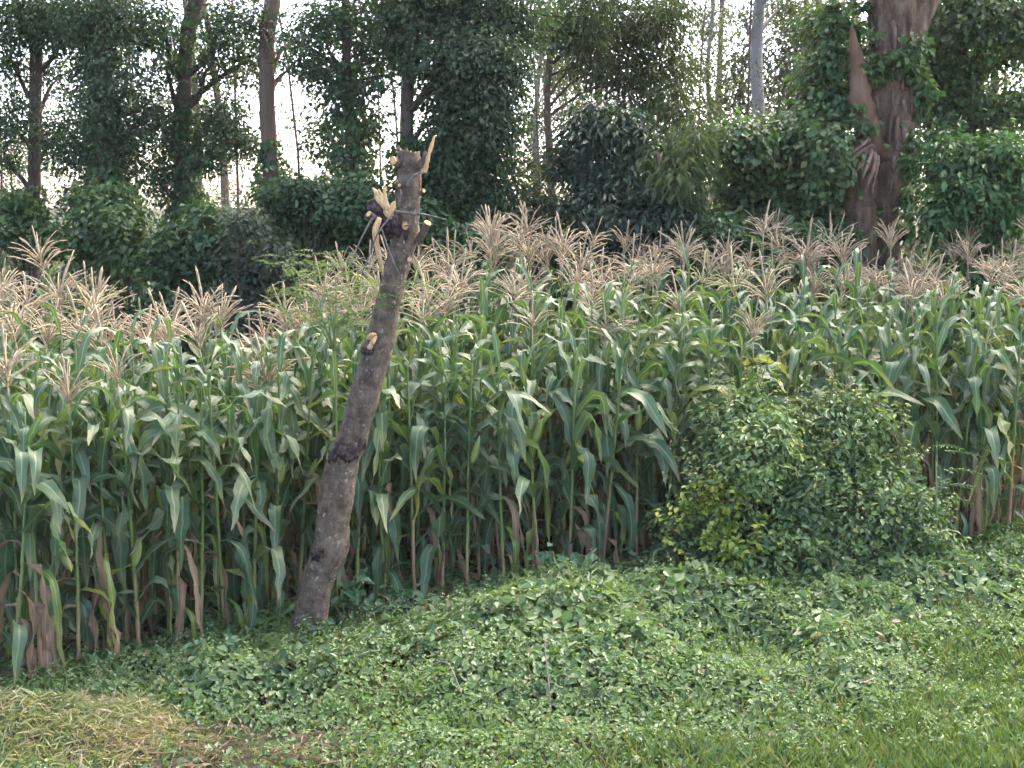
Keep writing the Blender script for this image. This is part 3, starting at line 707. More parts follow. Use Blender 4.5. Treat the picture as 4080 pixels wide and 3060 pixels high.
for i in range(30):                      # nearer airy trees filling the gaps between the big ones
    Yf = rng.uniform(22, 29); X = (-.42 + .84 * (i + rng.uniform(0, 1)) / 30) * Yf; g = float(gz(X, Yf)); vx = X / Yf * FPX / V2 + 1106
    zt = rng.uniform(8, 11); mb.tube(smooth_path([(X, Yf, g - .1), (X + rng.normal(0, .2), Yf, zt * .5), (X + rng.normal(0, .4), Yf, zt)], 8), np.linspace(.032, .012, 8), 5)
    for q in range(13):
        zc = rng.uniform(2.0, 7.6); xc = X + rng.normal(0, .55)
        vxx = xc / Yf * FPX / V2 + 1106; vy = 434 - (zc - CAMZ) * FPX / Yf / V2
        if any((vxx - hx) ** 2 / hw ** 2 + (vy - hy) ** 2 / hh ** 2 < 1 for hx, hy, hw, hh in [(590, 230, 75, 85), (10, 340, 45, 60), (490, 370, 55, 60), (845, 200, 35, 55), (1160, 240, 45, 70), (150, 260, 30, 50), (340, 420, 40, 40), (1530, 80, 60, 80), (2150, 145, 50, 45)]): continue
        clump(cl, (xc, Yf + rng.normal(0, .4), zc), (rng.uniform(.35, .7), .5, rng.uniform(.3, .6)), int(rng.integers(90, 210)), .09, .45, rng=rng, spread=.4, hang=.5)
fr = empty('distant_wood', (0, 52, float(gz(0, 52))))
tag(fr, 'pale distant wood glimpsed between the trunks', 'wood', kind='stuff')
link('foliage', cl.mesh('foliage', M['f_far'], fr.location), fr)
link('trunks', mb.mesh('trunks', [M['bark_brown']], fr.location), fr)

# ------------------------------------------------------------------ maize
LEAF_SEG = 13


def maize_leaf_mesh(name, mat, rng, kind):
    """unit-length blade growing along +x from the stalk, arching over"""
    n = LEAF_SEG
    t = np.linspace(0, 1, n)
    if kind == 'arch':
        a0 = rng.uniform(38, 64); a1 = rng.uniform(-85, -35); mid = rng.uniform(.34, .58); sh = rng.uniform(7, 14)
    elif kind == 'up':
        a0 = rng.uniform(62, 76); a1 = rng.uniform(-30, 30); mid = rng.uniform(.5, .75); sh = rng.uniform(6, 14)
    elif kind == 'fold':
        a0 = rng.uniform(45, 62); a1 = rng.uniform(-88, -78); mid = rng.uniform(.28, .48); sh = rng.uniform(20, 34)
    else:                                   # hanging limp against the stalk
        a0 = rng.uniform(-10, 35); a1 = rng.uniform(-92, -84); mid = rng.uniform(.1, .25); sh = rng.uniform(12, 24)
    f = 1 / (1 + np.exp(-(t - mid) * sh))
    f = (f - f[0]) / (f[-1] - f[0])
    ang = np.radians(a0 + (a1 - a0) * f)
    ds = 1 / (n - 1)
    side = np.cumsum(rng.normal(0, .02, n)) * ds * 5
    P = np.zeros((n, 3))
    for i in range(1, n):
        am = (ang[i] + ang[i - 1]) / 2
        P[i] = P[i - 1] + ds * np.array([math.cos(am), 0, math.sin(am)])
    P[:, 1] += side
    T = norm(np.gradient(P, axis=0))
    S = np.tile(np.array([0, 1.0, 0]), (n, 1)); S = norm(S - T * np.sum(S * T, 1, keepdims=True)); Nn = np.cross(T, S)
    tw = np.radians(rng.uniform(-95, 95)) * t ** 1.3 + np.radians(rng.uniform(-14, 14))
    S2 = S * np.cos(tw)[:, None] + Nn * np.sin(tw)[:, None]; N2 = Nn * np.cos(tw)[:, None] - S * np.sin(tw)[:, None]
    wmax = (1.5 if kind == 'limp' and mat.name == 'maize leaf green' else 1) * {'arch': .134, 'up': .115, 'fold': .138, 'limp': .06}[kind] * rng.uniform(.88, 1.15)
    w = wmax * np.minimum(1, .42 + 2.6 * t) * np.clip(1 - np.clip((t - .45) / .55, 0, 1) ** 1.9, 0, 1)
    w[-1] = .003
    us = np.array([-1, -.5, 0, .5, 1])
    k1, k2 = rng.uniform(2.5, 4.5, 2); ph = rng.uniform(0, 6.28, 2); amp = rng.uniform(.12, .42) * (1.6 if kind == 'limp' else 1)
    cup = rng.uniform(.15, .4) * (1 - t) + rng.uniform(-.1, .2)
    V = []; UV = []
    for i in range(n):
        for u in us:
            wave = amp * (math.sin(k1 * 6.28 * t[i] + ph[0]) if u > 0 else math.sin(k2 * 6.28 * t[i] + ph[1])) * u * u * w[i]
            h = cup[i] * abs(u) * w[i] * .5 + wave
            V.append(P[i] + S2[i] * u * w[i] * .5 + N2[i] * h); UV.append(((u + 1) / 2, t[i]))
    i = np.arange(n - 1)[:, None] * 5; j = np.arange(4)[None, :]
    F = np.stack([i + j, i + j + 1, i + 5 + j + 1, i + 5 + j], -1).reshape(-1, 4)
    return make_mesh(name, V, [F], [mat], uv=UV)


def stalk_mesh(name, rng):
    n = 26; z = np.linspace(0, 1, n)
    bend = rng.uniform(-.02, .02, 2)
    P = np.stack([bend[0] * np.sin(z * 3) + rng.normal(0, .0015, n), bend[1] * np.sin(z * 2.6) + rng.normal(0, .0015, n), z], 1)
    r = (.0165 - .0095 * z) * (1 + .22 * (np.arange(n) % 2))
    mb = MB(); mb.tube(P, r, 6)
    # brace roots at the foot
    for a in np.linspace(0, 6.28, 6)[:-1]:
        a += rng.uniform(-.3, .3); mb.tube([(0, 0, .03), (.02 * math.cos(a), .02 * math.sin(a), .015), (.04 * math.cos(a), .04 * math.sin(a), -.02)], [.004, .004, .003], 4)
    return mb.mesh(name, [M['stalk']])


def tassel_mesh(name, mat, rng, nb, open_):
    mb = MB()
    def branch(P, r):
        P = smooth_path(P, 9); rr = r * rng.uniform(.7, 1.35, 9); rr[0] = r * .5; rr[-1] = r * .35
        mb.tube(P, rr, 4, jit=.12, rng=rng)
    mb.tube([(0, 0, -.16), (0, 0, -.05), (0, 0, .06)], [.007, .006, .006], 5)
    lean = rng.normal(0, .03, 2)
    branch([(0, 0, .04), (lean[0] * .3, lean[1] * .3, .17), (lean[0], lean[1], .30), (lean[0] * 1.8, lean[1] * 1.8, .42)], .0085)
    for b in range(nb):
        a = b * 2.4 + rng.uniform(-.4, .4); z0 = rng.uniform(.0, .13); L = rng.uniform(.24, .38) * (1 - z0 * 1.2)
        e = math.radians(rng.uniform(28, 58) * open_ + 8 - z0 * 80); d = np.array([math.cos(a), math.sin(a), 0])
        p0 = np.array([0, 0, z0]); p1 = p0 + L * .35 * (d * math.sin(e) + np.array([0, 0, math.cos(e)]))
        e2 = e + rng.uniform(.05, .35); p2 = p1 + L * .35 * (d * math.sin(e2) + np.array([0, 0, math.cos(e2)]))
        e3 = e2 + rng.uniform(.1, .6); p3 = p2 + L * .3 * (d * math.sin(e3) + np.array([0, 0, math.cos(e3)]))
        branch([p0, p1, p2, p3], .0043)
    return mb.mesh(name, [mat])


def ear_meshes(rng):
    n = 12; z = np.linspace(0, 1, n)
    r = np.interp(z, [0, .08, .3, .6, .85, 1], [.012, .024, .031, .027, .014, .005])
    mb = MB(); mb.tube(np.stack([.01 * np.sin(z * 2), 0 * z, z * .25], 1), r, 10, jit=.03, rng=rng)
    husk = mb.mesh('husk', [M['husk']])
    mb = MB()
    for i in range(9):
        a = rng.uniform(0, 6.28); q = rng.uniform(.01, .03)
        mb.tube(smooth_path([(0, 0, .24), (q * math.cos(a) * .5, q * math.sin(a) * .5, .275), (q * math.cos(a), q * math.sin(a), .28 - rng.uniform(0, .03))], 5), [.005, .006, .005, .004, .002], 4)
    return husk, mb.mesh('silk', [M['silk']])


rng = np.random.default_rng(3)
LV = {
    'arch': [maize_leaf_mesh('leaf', M['leaf_green'], rng, 'arch') for _ in range(30)],
    'up': [maize_leaf_mesh('leaf', M['leaf_green'], rng, 'up') for _ in range(8)],
    'fold': [maize_leaf_mesh('leaf', M['leaf_green'], rng, 'fold') for _ in range(20)],
    'limp': [maize_leaf_mesh('leaf', M['leaf_green'], rng, 'limp') for _ in range(6)],
    'yarch': [maize_leaf_mesh('leaf', M['leaf_yellow'], rng, 'arch') for _ in range(5)] + [maize_leaf_mesh('leaf', M['leaf_yellow'], rng, 'fold') for _ in range(5)],
    'ylimp': [maize_leaf_mesh('leaf', M['leaf_yellow'], rng, 'limp') for _ in range(6)],
    'dry': [maize_leaf_mesh('leaf', M['leaf_dry'], rng, 'limp') for _ in range(10)],
}
STALKS = [stalk_mesh('stalk', rng) for _ in range(6)]
TASSELS = [tassel_mesh('tassel', M['tassel'] if q_ % 3 else M['tassel_mix'], rng, int(rng.integers(16, 28)), rng.uniform(.5, 1.35)) for q_ in range(22)]
TASSELS_F = [tassel_mesh('tassel', M['tassel_fresh'], rng, int(rng.integers(9, 13)), rng.uniform(.9, 1.3)) for _ in range(3)]
EARS = [ear_meshes(rng) for _ in range(4)]


def maize(x, y, h, label, group, rng, az=None, ear=None, dry=0.0, tassel='dry', lean=None, broken=False, ear_frac=.46):
    """one maize plant, h metres to the tip of its tassel"""
    root = empty('maize_plant', (x, y, float(gz(x, y)) - .01))
    tag(root, label, 'maize', group)
    lx, ly = lean if lean is not None else rng.normal(0, .035, 2)
    root.rotation_euler = (lx, ly, 0)
    ts = rng.uniform(.95, 1.35) * (.75 if 'front' in label else 1)
    hs = h - (.42 * ts if tassel else 0) - .08
    st = link('stalk', STALKS[rng.integers(len(STALKS))], root); st.scale = (1, 1, hs); st.rotation_euler = (0, 0, rng.uniform(0, 6.28))
    az = rng.uniform(0, np.pi) if az is None else az
    n = int(rng.integers(15, 19))
    for i in range(n):
        t = i / (n - 1)
        z = hs * (.10 + (.84 if tassel else .87) * t)
        a = az + math.pi * (i % 2) + rng.normal(0, .32)
        L = .93 * (.62 + .30 * math.sin(math.pi * min(1, .12 + t * .95))) * rng.uniform(.88, 1.12)
        if t > .88: L *= .72
        q = rng.uniform()
        if t < .2 + dry * .3:
            k = 'dry' if q < .16 + dry * .4 else ('ylimp' if q < .28 + dry * .4 else 'limp' if q < .7 else 'fold')
        elif t < .36 + dry * .3:
            k = 'dry' if q < .05 + dry * .25 else ('ylimp' if q < .14 + dry * .2 else ('limp' if q < .4 else 'fold' if q < .7 else 'arch'))
        elif t < .8:
            k = 'fold' if q < .30 else ('arch' if q < .84 else ('yarch' if q < .885 else 'up'))
        else:
            k = 'up' if q < .42 else ('arch' if q < .8 else 'fold')
        lf = link('leaf', LV[k][rng.integers(len(LV[k]))], root, (0, 0, z))
        lf.rotation_euler = (rng.normal(0, .08), rng.normal(0, .08), a); lf.scale = (L, L * rng.uniform(.9, 1.12), L)
    if tassel:
        T = TASSELS_F if tassel == 'fresh' else TASSELS
        ta = link('tassel', T[rng.integers(len(T))], root, (0, 0, hs + .06)); ta.scale = (ts,) * 3
        ta.rotation_euler = (rng.normal(0, .12), rng.normal(0, .12), rng.uniform(0, 6.28))
        if broken:
            ta.rotation_euler = (math.radians(150), math.radians(14), .4); ta.location = (0, -.06, hs + .02)
    if ear is not None:
        hk, sk = EARS[rng.integers(len(EARS))]
        e = link('ear', hk, root, (.02 * math.cos(ear), .02 * math.sin(ear), hs * ear_frac))
        e.rotation_euler = (0, math.radians(rng.uniform(14, 30)), ear); e.scale = (1.05,) * 3
        link('silk', sk, e)
    return root


FX = [-6, -3.5, -1.73, -.3, 1.53, 5, 7]
FY = [8.75, 9.3, 10.75, 11.35, 12.25, 12.8, 13.0]
TOPX = np.array([0, 60, 130, 220, 300, 400, 450, 500, 545, 600, 660, 720, 800, 900, 980, 1075, 1130, 1200, 1300, 1400, 1500, 1580, 1650, 1720, 1800, 1880, 1960, 2040, 2100, 2212])
TOPY = np.where(TOPX < 700, 4, -14) + np.array([545, 560, 520, 580, 610, 605, 580, 640, 690, 640, 570, 570, 560, 525, 520, 450, 500, 475, 490, 505, 505, 520, 475, 480, 470, 520, 540, 500, 490, 490])

rng = np.random.default_rng(77)
placed = []


def free(x, y, d):
    for a, b in placed:
        if (a - x) ** 2 + (b - y) ** 2 < d * d: return False
    return True


# front row, surveyed one by one: photograph x of the foot, how it looks
FRONT = [
    (40, 2.05, dict(dry=1.0), 'half-withered maize plant with tan dry leaves at the picture\'s left edge'),
    (150, 2.25, dict(dry=1.0), 'front maize plant with dry straw-coloured foot, second from the picture\'s left edge'),
    (300, 2.40, dict(ear=3.6, ear_frac=.40, az=.5, dry=.6), 'front maize plant with a yellow-green ear behind the cut-grass heap'),
    (430, 2.3, dict(dry=.8), 'front maize plant behind the cut-grass heap\'s highest part'),
    (545, 2.45, dict(ear=-.6, ear_frac=.36, az=.15), 'front maize plant with a wide pale leaf folded over and a low ear'),
    (700, 2.4, dict(dry=.5), 'front maize plant beyond the right end of the cut-grass heap'),
    (790, 2.35, dict(dry=.5), 'front maize plant three places left of the leaning lopped trunk\'s foot'),
    (890, 2.5, dict(dry=.5), 'front maize plant with pinkish dry sheath, two places left of the lopped trunk'),
    (1000, 2.4, dict(), 'front maize plant with rust-coloured withered leaf base near the lopped trunk'),
    (1100, 2.45, dict(ear=-1.2, ear_frac=.55), 'maize plant with brown-silked ear next left of the leaning lopped trunk'),
    (1420, 2.3, dict(), 'front maize plant next right of the leaning lopped trunk'),
    (1530, 2.35, dict(), 'second front maize plant right of the leaning lopped trunk'),
    (1650, 2.4, dict(dry=.2), 'front maize plant midway between the lopped trunk and the plant with the big pale ear'),
    (1760, 2.3, dict(), 'front maize plant next left of the plant with the big pale ear'),
    (1860, 2.45, dict(ear=-.7, ear_frac=.56, az=.1), 'front maize plant with a big pale green ear and long hanging leaf'),
    (2010, 2.35, dict(dry=.3), 'front maize plant next right of the plant with the big pale ear'),
    (2150, 2.45, dict(ear=-.5, ear_frac=.62, dry=.3), 'front maize plant with slim yellowish ear above tan dry lower stalk'),
    (2270, 2.35, dict(), 'front maize plant behind the broad-leaved weed tuft'),
    (2400, 2.4, dict(dry=.3), 'front maize plant halfway between the broad-leaved weed tuft and the leafy shrub'),
    (2540, 2.5, dict(ear=-1.6, ear_frac=.58), 'maize plant with an upright pale ear just left of the leafy shrub'),
    (2650, 2.45, dict(ear=-.3, ear_frac=.60), 'maize plant with a light green ear touching the leafy shrub'),
    (3800, 2.4, dict(dry=.4), 'front maize plant just right of the leafy shrubs'),
    (3900, 2.3, dict(dry=.6, tassel='fresh'), 'front maize plant with browned foot near the picture\'s right edge'),
    (4020, 2.4, dict(dry=.6), 'outermost front maize plant at the picture\'s right edge'),
]
for px, h, kw, lab in FRONT:
    y = 11.0
    for _ in range(20):
        x = (px - 2040) / FPX * (y + .3); y = .5 * y + .5 * float(np.interp(x, FX, FY))
    if px not in (300, 545, 1640, 3900): kw.setdefault('tassel', None); h -= .2
    maize(x, y, h * rng.uniform(.97, 1.02), lab, 'maize plants of the front row', rng, **kw)
    placed.append((x, y))

bx, by = (1960 - 2040) / FPX * 12.3, 12.1
maize(bx, by, 2.15, 'maize plant whose snapped tassel hangs upside down', 'maize plants in the field', rng, broken=True); placed.append((bx, by))
n_field = 0
LANDMARKS = [(150, 'the leftmost dark trunk'), (320, 'the broad smothered tree'), (490, 'the slim forked tree'), (670, 'the bare brown trunk'), (820, 'the slender climber-clad tree'), (1130, 'the dense dark tree'),
             (1300, 'the pale grey shrub'), (1500, 'the glossy shrub'), (1690, 'the pale grey trunk'), (1840, 'the climber thicket'), (1990, 'the huge old trunk'), (9999, 'the bright green shrub')]
for k in (0, .5, 1, 2, 3, 4, 5, 6):
    x = -5.2
    while x < 6.4:
        x += rng.uniform(.19, .29) if k < 3 else rng.uniform(.25, .36)
        y = float(np.interp(x, FX, FY)) + k * .66 + rng.normal(0, .06)
        if abs(x) > 2040 / FPX * y * 1.02 + .35: continue
        if k == 0 and (x < 1.5 or x > 4.2): continue
        if k == .5 and 1.7 < x < 3.8: continue
        if not free(x, y, .16): continue
        vx = (x / y * FPX + 2040) / V2
        ytop = float(np.interp(vx, TOPX, TOPY)) * V2
        ztop = CAMZ - (ytop - 800) / pxs(y)
        h = min(ztop - float(gz(x, y)), 3.2)
        has_t = rng.uniform() < {0: .08, .5: .08, 1: .1, 2: .35, 3: .95}.get(k, 1)
        if k >= 4: h = h + rng.normal(-.02, .13) - (.35 if not has_t else 0)
        else: h = min(h - .15, 2.27 + .10 * k + rng.normal(0, .1) + (.25 if has_t else 0))
        h = max(1.75, h)
        mark = [m_ for v_, m_ in LANDMARKS if vx < v_][0]
        look = ('tasselled' if has_t else 'leafy') + ' maize plant in the field\'s ' + ('nearer' if k <= 1 else 'middle' if k <= 4 else 'far') + ' rows, '
        maize(x, y, h, look + 'in line with ' + mark, 'maize plants in the field, in line with ' + mark, rng,
              ear=(rng.uniform(-2.6, -.5) if rng.uniform() < .25 else None), tassel=(None if not has_t else 'fresh' if rng.uniform() < .12 else 'dry'), dry=rng.uniform(0, .4))
        placed.append((x, y)); n_field += 1
print('maize plants', n_field + len(FRONT) + 1)

# ------------------------------------------------------------------ the lopped tree
LY = 10.35
LS = pxs(LY)
lop_foot = on_ground(1228, 2545)
LY = lop_foot[1]; LS = pxs(LY)
lroot = empty('lopped_tree', lop_foot)
tag(lroot, 'leaning lopped tree trunk with torn pale stubs, standing in front of the maize', 'tree')
TR = [(1226, 2560, 165), (1234, 2500, 152), (1242, 2440, 143), (1258, 2360, 134), (1273, 2296, 130), (1298, 2225, 142), (1320, 2163, 149), (1328, 2064, 136), (1342, 1980, 138), (1355, 1898, 140), (1376, 1815, 128),
      (1396, 1760, 126), (1413, 1710, 119), (1436, 1640, 118), (1456, 1566, 119), (1476, 1500, 114), (1494, 1434, 118), (1512, 1360, 122), (1526, 1300, 108), (1544, 1223, 103), (1560, 1160, 98), (1575, 1090, 97), (1598, 1012, 104), (1612, 922, 106), (1624, 860, 96), (1629, 800, 92), (1631, 741, 93), (1633, 651, 92), (1626, 606, 84)]


def lp(px, py, dy=0.0): return at(px, py, LY + dy)


rng = np.random.default_rng(8)
P = np.array([lp(x, y) for x, y, w in TR]); R = np.array([w * .97 / LS / 2 for x, y, w in TR])
nn = 150; PP = smooth_path(P, nn); RR = np.interp(np.linspace(0, len(R) - 1, nn), np.arange(len(R)), R)
k = 34
Vt, Qt, Tt = tube_geo(PP, RR, k, True)
# lumpy bark: low ridges and ring scars
th = np.tile(np.linspace(0, 2 * np.pi, k, endpoint=False), nn); zz = np.repeat(np.arange(nn), k) / nn
rel = Vt[:nn * k] - np.repeat(PP, k, 0)
lump = 1 + .035 * np.sin(th * 3 + zz * 31) + .03 * np.sin(th * 5 - zz * 57) + .028 * rng.standard_normal(nn * k) + .03 * np.repeat(np.interp(np.arange(nn), np.arange(0, nn + 6, 6), rng.standard_normal(26)), k) + .022 * np.sin(th * 9 + 3 * np.sin(zz * 40)) * np.sin(zz * 90 + th)
Vt[:nn * k] = np.repeat(PP, k, 0) + rel * lump[:, None]
# slanting, ragged saw-off at the top
top = np.arange((nn - 1) * k, nn * k); c = PP[-1]
Vt[top, 2] += -(Vt[top, 0] - c[0]) * .55 + rng.normal(0, .02, k)
Vt[-1, 2] -= .03
mb = MB(); mb.add(Vt, Qt, Tt)
link('trunk', mb.mesh('trunk', [M['lop_bark']], lop_foot), lroot)
# grey weathered saw-cut disc on the top is the trunk's own cap; the broken collar of dark bark lower down:


def patch(name, px, py, w, h, mat, bulge=.012, seed=1, yaw=0.0):
    """ragged plate following the trunk's front"""
    r_ = np.random.default_rng(seed)
    i = int(np.argmin(np.abs(PP[:, 2] - lp(px, py)[2]))); Rl = RR[i]
    n = 18; m = 12; V = []
    rag = r_.uniform(-.35, .25, n) + .1 * np.sin(np.linspace(0, 9, n)) - .75 * np.linspace(-1, 1, n) ** 6 - .15; off = r_.uniform(-.25, .25, n)
    for a in range(m):
        v = a / (m - 1) * 2 - 1
        zc = lp(px, py)[2] + v * h / LS / 2
        ci = np.array([np.interp(zc, PP[:, 2], PP[:, q]) for q in range(3)])
        for b in range(n):
            u = b / (n - 1) * 2 - 1
            zb = zc + (v * rag[b] + off[b]) * h / LS / 2
            ang = yaw + u * (w / LS / 2) / Rl
            edge = 1 - max(abs(b / (n - 1) * 2 - 1), abs(v)) ** 4
            rr = Rl * 1.0 + (bulge + r_.normal(0, .006)) * edge + .004
            V.append(np.array([ci[0] + math.sin(ang) * rr, ci[1] - math.cos(ang) * rr, zb]))
    i_ = np.arange(m - 1)[:, None] * n; j_ = np.arange(n - 1)[None, :]
    F = np.stack([i_ + j_, i_ + j_ + 1, i_ + n + j_ + 1, i_ + n + j_], -1).reshape(-1, 4)
    link(name, make_mesh(name, np.array(V) - lop_foot, [F], [mat]), lroot)


patch('dark_scar', 1383, 1790, 150, 105, M['wound'], .025, 2)
patch('dark_scar', 1268, 2195, 46, 62, M['wound'], .02, 3, yaw=-.5)
patch('dark_scar', 1476, 1392, 60, 36, M['wound'], .03, 4, yaw=-.6)


def stub(a, b, r0, r1, cut_r=None, tilt=None, jit=.05):
    """a sawn-off branch: bark sleeve and pale cut face (a sub-part)"""
    a = np.asarray(a); b = np.asarray(b); mb = MB()
    P_ = smooth_path([a, (a + b) / 2 + rng.normal(0, .006, 3), b], 8)
    mb.tube(P_, np.linspace(r0, r1, 8), 10, jit=jit, rng=rng)
    s_ = link('stub', mb.mesh('stub', [M['lop_bark']], lop_foot), lroot)
    d = norm(b - a); mb = MB(); cr = cut_r or r1 * .96
    mb.tube([b - d * .004, b + d * .006], [cr, cr * .93], 12, jit=.07, rng=rng)
    link('cut_face', mb.mesh('cut_face', [M['cut']], lop_foot, smooth=False), s_)
    return s_


def shard(pts, w, mat='cut', name='splinter', flat=.45, parent=None):
    P_ = smooth_path(pts, 12); n = 12
    prof = w * np.interp(np.linspace(0, 1, n), [0, .2, .6, .9, 1], [.7, 1, .9, .5, .08]) * (1 + rng.normal(0, .12, n))
    Vv, Q, T = tube_geo(P_, prof, 6, True, .12, rng)
    rel = Vv[:n * 6] - np.repeat(P_, 6, 0); rel[:, 1] *= flat
    Vv[:n * 6] = np.repeat(P_, 6, 0) + rel
    mb = MB(); mb.add(Vv, Q, T)
    return link(name, mb.mesh(name, [M[mat]], lop_foot), parent or lroot)


def twig(pts, r, name='twig'):
    mb = MB(); P_ = smooth_path(pts, 14); mb.tube(P_, np.linspace(r, r * .45, 14) * (1 + rng.normal(0, .1, 14)), 5, jit=.08, rng=rng)
    return link(name, mb.mesh(name, [M['twig']], lop_foot), lroot)


f = -.10
stub(lp(1605, 650, -.02), lp(1566, 640, -.10), .036, .034)
stub(lp(1650, 690), lp(1688, 640, -.10), .036, .030, .02)
shard([lp(1682, 690, -.10), lp(1700, 640, -.11), lp(1722, 575, -.10), lp(1731, 540, -.10)], .018)
shard([lp(1676, 670, -.12), lp(1690, 625, -.13), lp(1697, 600, -.12)], .02, 'lop_bark')
shard([lp(1693, 690, -.1), lp(1706, 640, -.1), lp(1712, 615, -.1)], .014)
twig([lp(1622, 742, -.10), lp(1645, 705, -.13), lp(1668, 690, -.14), lp(1678, 675, -.15)], .014, 'branch')
stub(lp(1660, 770), lp(1688, 760, -.06), .02, .016)
stub(lp(1590, 740, -.06), lp(1592, 738, -.11), .014, .013)
# the big torn branch on the left
mb = MB(); Pb = smooth_path([lp(1620, 930, 0), lp(1560, 900, -.03), lp(1510, 850, -.06), lp(1484, 795, -.07)], 14)
mb.tube(Pb, np.interp(np.linspace(0, 1, 14), [0, .4, .8, 1], [.10, .085, .065, .045]), 12, jit=.12, rng=rng)
torn = link('torn_branch', mb.mesh('torn_branch', [M['wound']], lop_foot), lroot)
for pts, w in [([(1540, 840), (1520, 800), (1500, 768), (1484, 748)], .022), ([(1545, 835), (1524, 795), (1508, 752)], .02), ([(1548, 832), (1536, 790), (1532, 760), (1541, 745)], .018), ([(1535, 825), (1512, 800), (1494, 775)], .022),
               ([(1550, 870), (1556, 835), (1566, 812), (1577, 802)], .02), ([(1532, 838), (1548, 862), (1560, 872)], .02), ([(1560, 850), (1572, 825), (1570, 806)], .014)]:
    shard([lp(x, y, -.14 + .01 * q) for q, (x, y) in enumerate(pts)], w, parent=torn)
stub(lp(1515, 880, -.08), lp(1470, 853, -.16), .026, .024)
stub(lp(1612, 890, -.05), lp(1615, 902, -.16), .028, .025)
stub(lp(1662, 965, -.02), lp(1704, 889, -.12), .030, .030)
stub(lp(1625, 1025, -.05), lp(1632, 1034, -.14), .02, .019)
stub(lp(1455, 860, -.08), lp(1512, 876, -.12), .016, .012)
shard([lp(1513, 868, -.16), lp(1496, 922, -.18), lp(1503, 982, -.17), lp(1516, 1042, -.15), lp(1527, 1096, -.13)], .024, name='hanging_strip')
shard([lp(1500, 880, -.155), lp(1488, 920, -.17), lp(1494, 960, -.165)], .012, name='hanging_strip')
twig([lp(1490, 858, -.15), lp(1440, 950, -.2), lp(1400, 1055, -.22), lp(1442, 1085, -.2)], .009)
twig([lp(1562, 856, -.14), lp(1508, 925, -.2), lp(1475, 1010, -.2), lp(1442, 1088, -.2)], .009)
twig([lp(1571, 842, -.15), lp(1640, 850, -.2), lp(1700, 856, -.22), lp(1776, 875, -.22)], .010)
twig([lp(1655, 848, -.19), lp(1668, 832, -.2), lp(1682, 818, -.2)], .005)
twig([lp(1520, 912, -.16), lp(1548, 995, -.2), lp(1575, 1060, -.2), lp(1600, 1106, -.18)], .008)
twig([lp(1610, 900, -.18), lp(1650, 893, -.2), lp(1690, 890, -.2)], .006)
# half-healed wound with torn wood lower down
stub(lp(1500, 1375, -.02), lp(1476, 1345, -.14), .04, .032, .02)
shard([lp(1470, 1390, -.16), lp(1485, 1362, -.175), lp(1500, 1338, -.16)], .022)
shard([lp(1464, 1350, -.14), lp(1480, 1334, -.17), lp(1500, 1332, -.15)], .018)


# ------------------------------------------------------------------ feathery leaves (sprouts of the lopped tree, sapling, ferny weed)
def frond(cl, p, d, L, rng, pairs=12, leaflet=.035, w=.2, up=(0, 0, 1), droop=.35):
    d = norm(np.asarray(d, float)); up = np.asarray(up, float)
    s_ = norm(np.cross(d, up)); n_ = np.cross(s_, d)
    t = np.linspace(.12, 1, pairs)
    C_ = p + d * (t * L)[:, None] - np.array([0, 0, 1]) * (droop * L * t ** 2)[:, None]
    for sg in (-1, 1):
        D_ = s_ * sg + d * .55 - np.array([0, 0, .15]) + rng.normal(0, .08, (pairs, 3))
        ll = leaflet * (1 - .55 * t ** 2) * rng.uniform(.85, 1.15, pairs)
        cl.leaves(C_, np.tile(n_, (pairs, 1)) + rng.normal(0, .15, (pairs, 3)), ll, ll * w, D_, droop=.15, rng=rng)
    return C_


rng = np.random.default_rng(91)
# sapling left of and behind the trunk
SY = LY + .35
sroot = empty('feathery_sapling', (at(1330, 1800, SY)[0], SY, float(gz(at(1330, 1800, SY)[0], SY))))
tag(sroot, 'feathery fine-leaved sapling beside the lopped trunk among the tassels', 'sapling')
cl = Cloud(); mb = MB(); sb = np.array(sroot.location)
mb.tube(smooth_path([sb, at(1340, 1700, SY), at(1330, 1350, SY), at(1300, 1150, SY)], 16), np.linspace(.009, .005, 16), 6)
for x, y, rx, ry, n in [(1200, 1180, 100, 90, 34), (1330, 1060, 110, 80, 34), (1420, 1150, 80, 90, 30), (1280, 1260, 140, 70, 34), (1450, 1240, 60, 70, 20), (1160, 1060, 60, 60, 14)]:
    for i in range(n):
        q = at(x + rng.normal(0, rx * .5), y + rng.normal(0, ry * .5), SY + rng.normal(0, .15))
        a = rng.uniform(0, 6.28); frond(cl, q, (math.cos(a), math.sin(a) * .6, rng.uniform(-.2, .5)), rng.uniform(.16, .3), rng, 11, .05, .22)
    limb_to(mb, at(1330, 1400, SY), at(x, y, SY), .008, rng, k=4)
link('stem', mb.mesh('stem', [M['stalk']], sb), sroot)
link('foliage', cl.mesh('foliage', M['f_feather'], sb), sroot)['kind'] = 'stuff'
# sprouts on the trunk itself
cl = Cloud()
for x, y, n in [(1560, 1165, 5), (1610, 1130, 4), (1505, 1215, 4), (1690, 1130, 7), (1700, 1190, 6)]:
    for i in range(n):
        q = lp(x + rng.normal(0, 22), y + rng.normal(0, 18), -.16 + rng.normal(0, .03)); a = rng.uniform(0, 6.28)
        frond(cl, q, (math.cos(a), -.3, rng.uniform(-.1, .4)), rng.uniform(.14, .24), rng, 10, .045, .22)
link('sprouts', cl.mesh('sprouts', M['f_feather'], lop_foot), lroot)['kind'] = 'stuff'

# ------------------------------------------------------------------ shrubs in front of the field, on the right


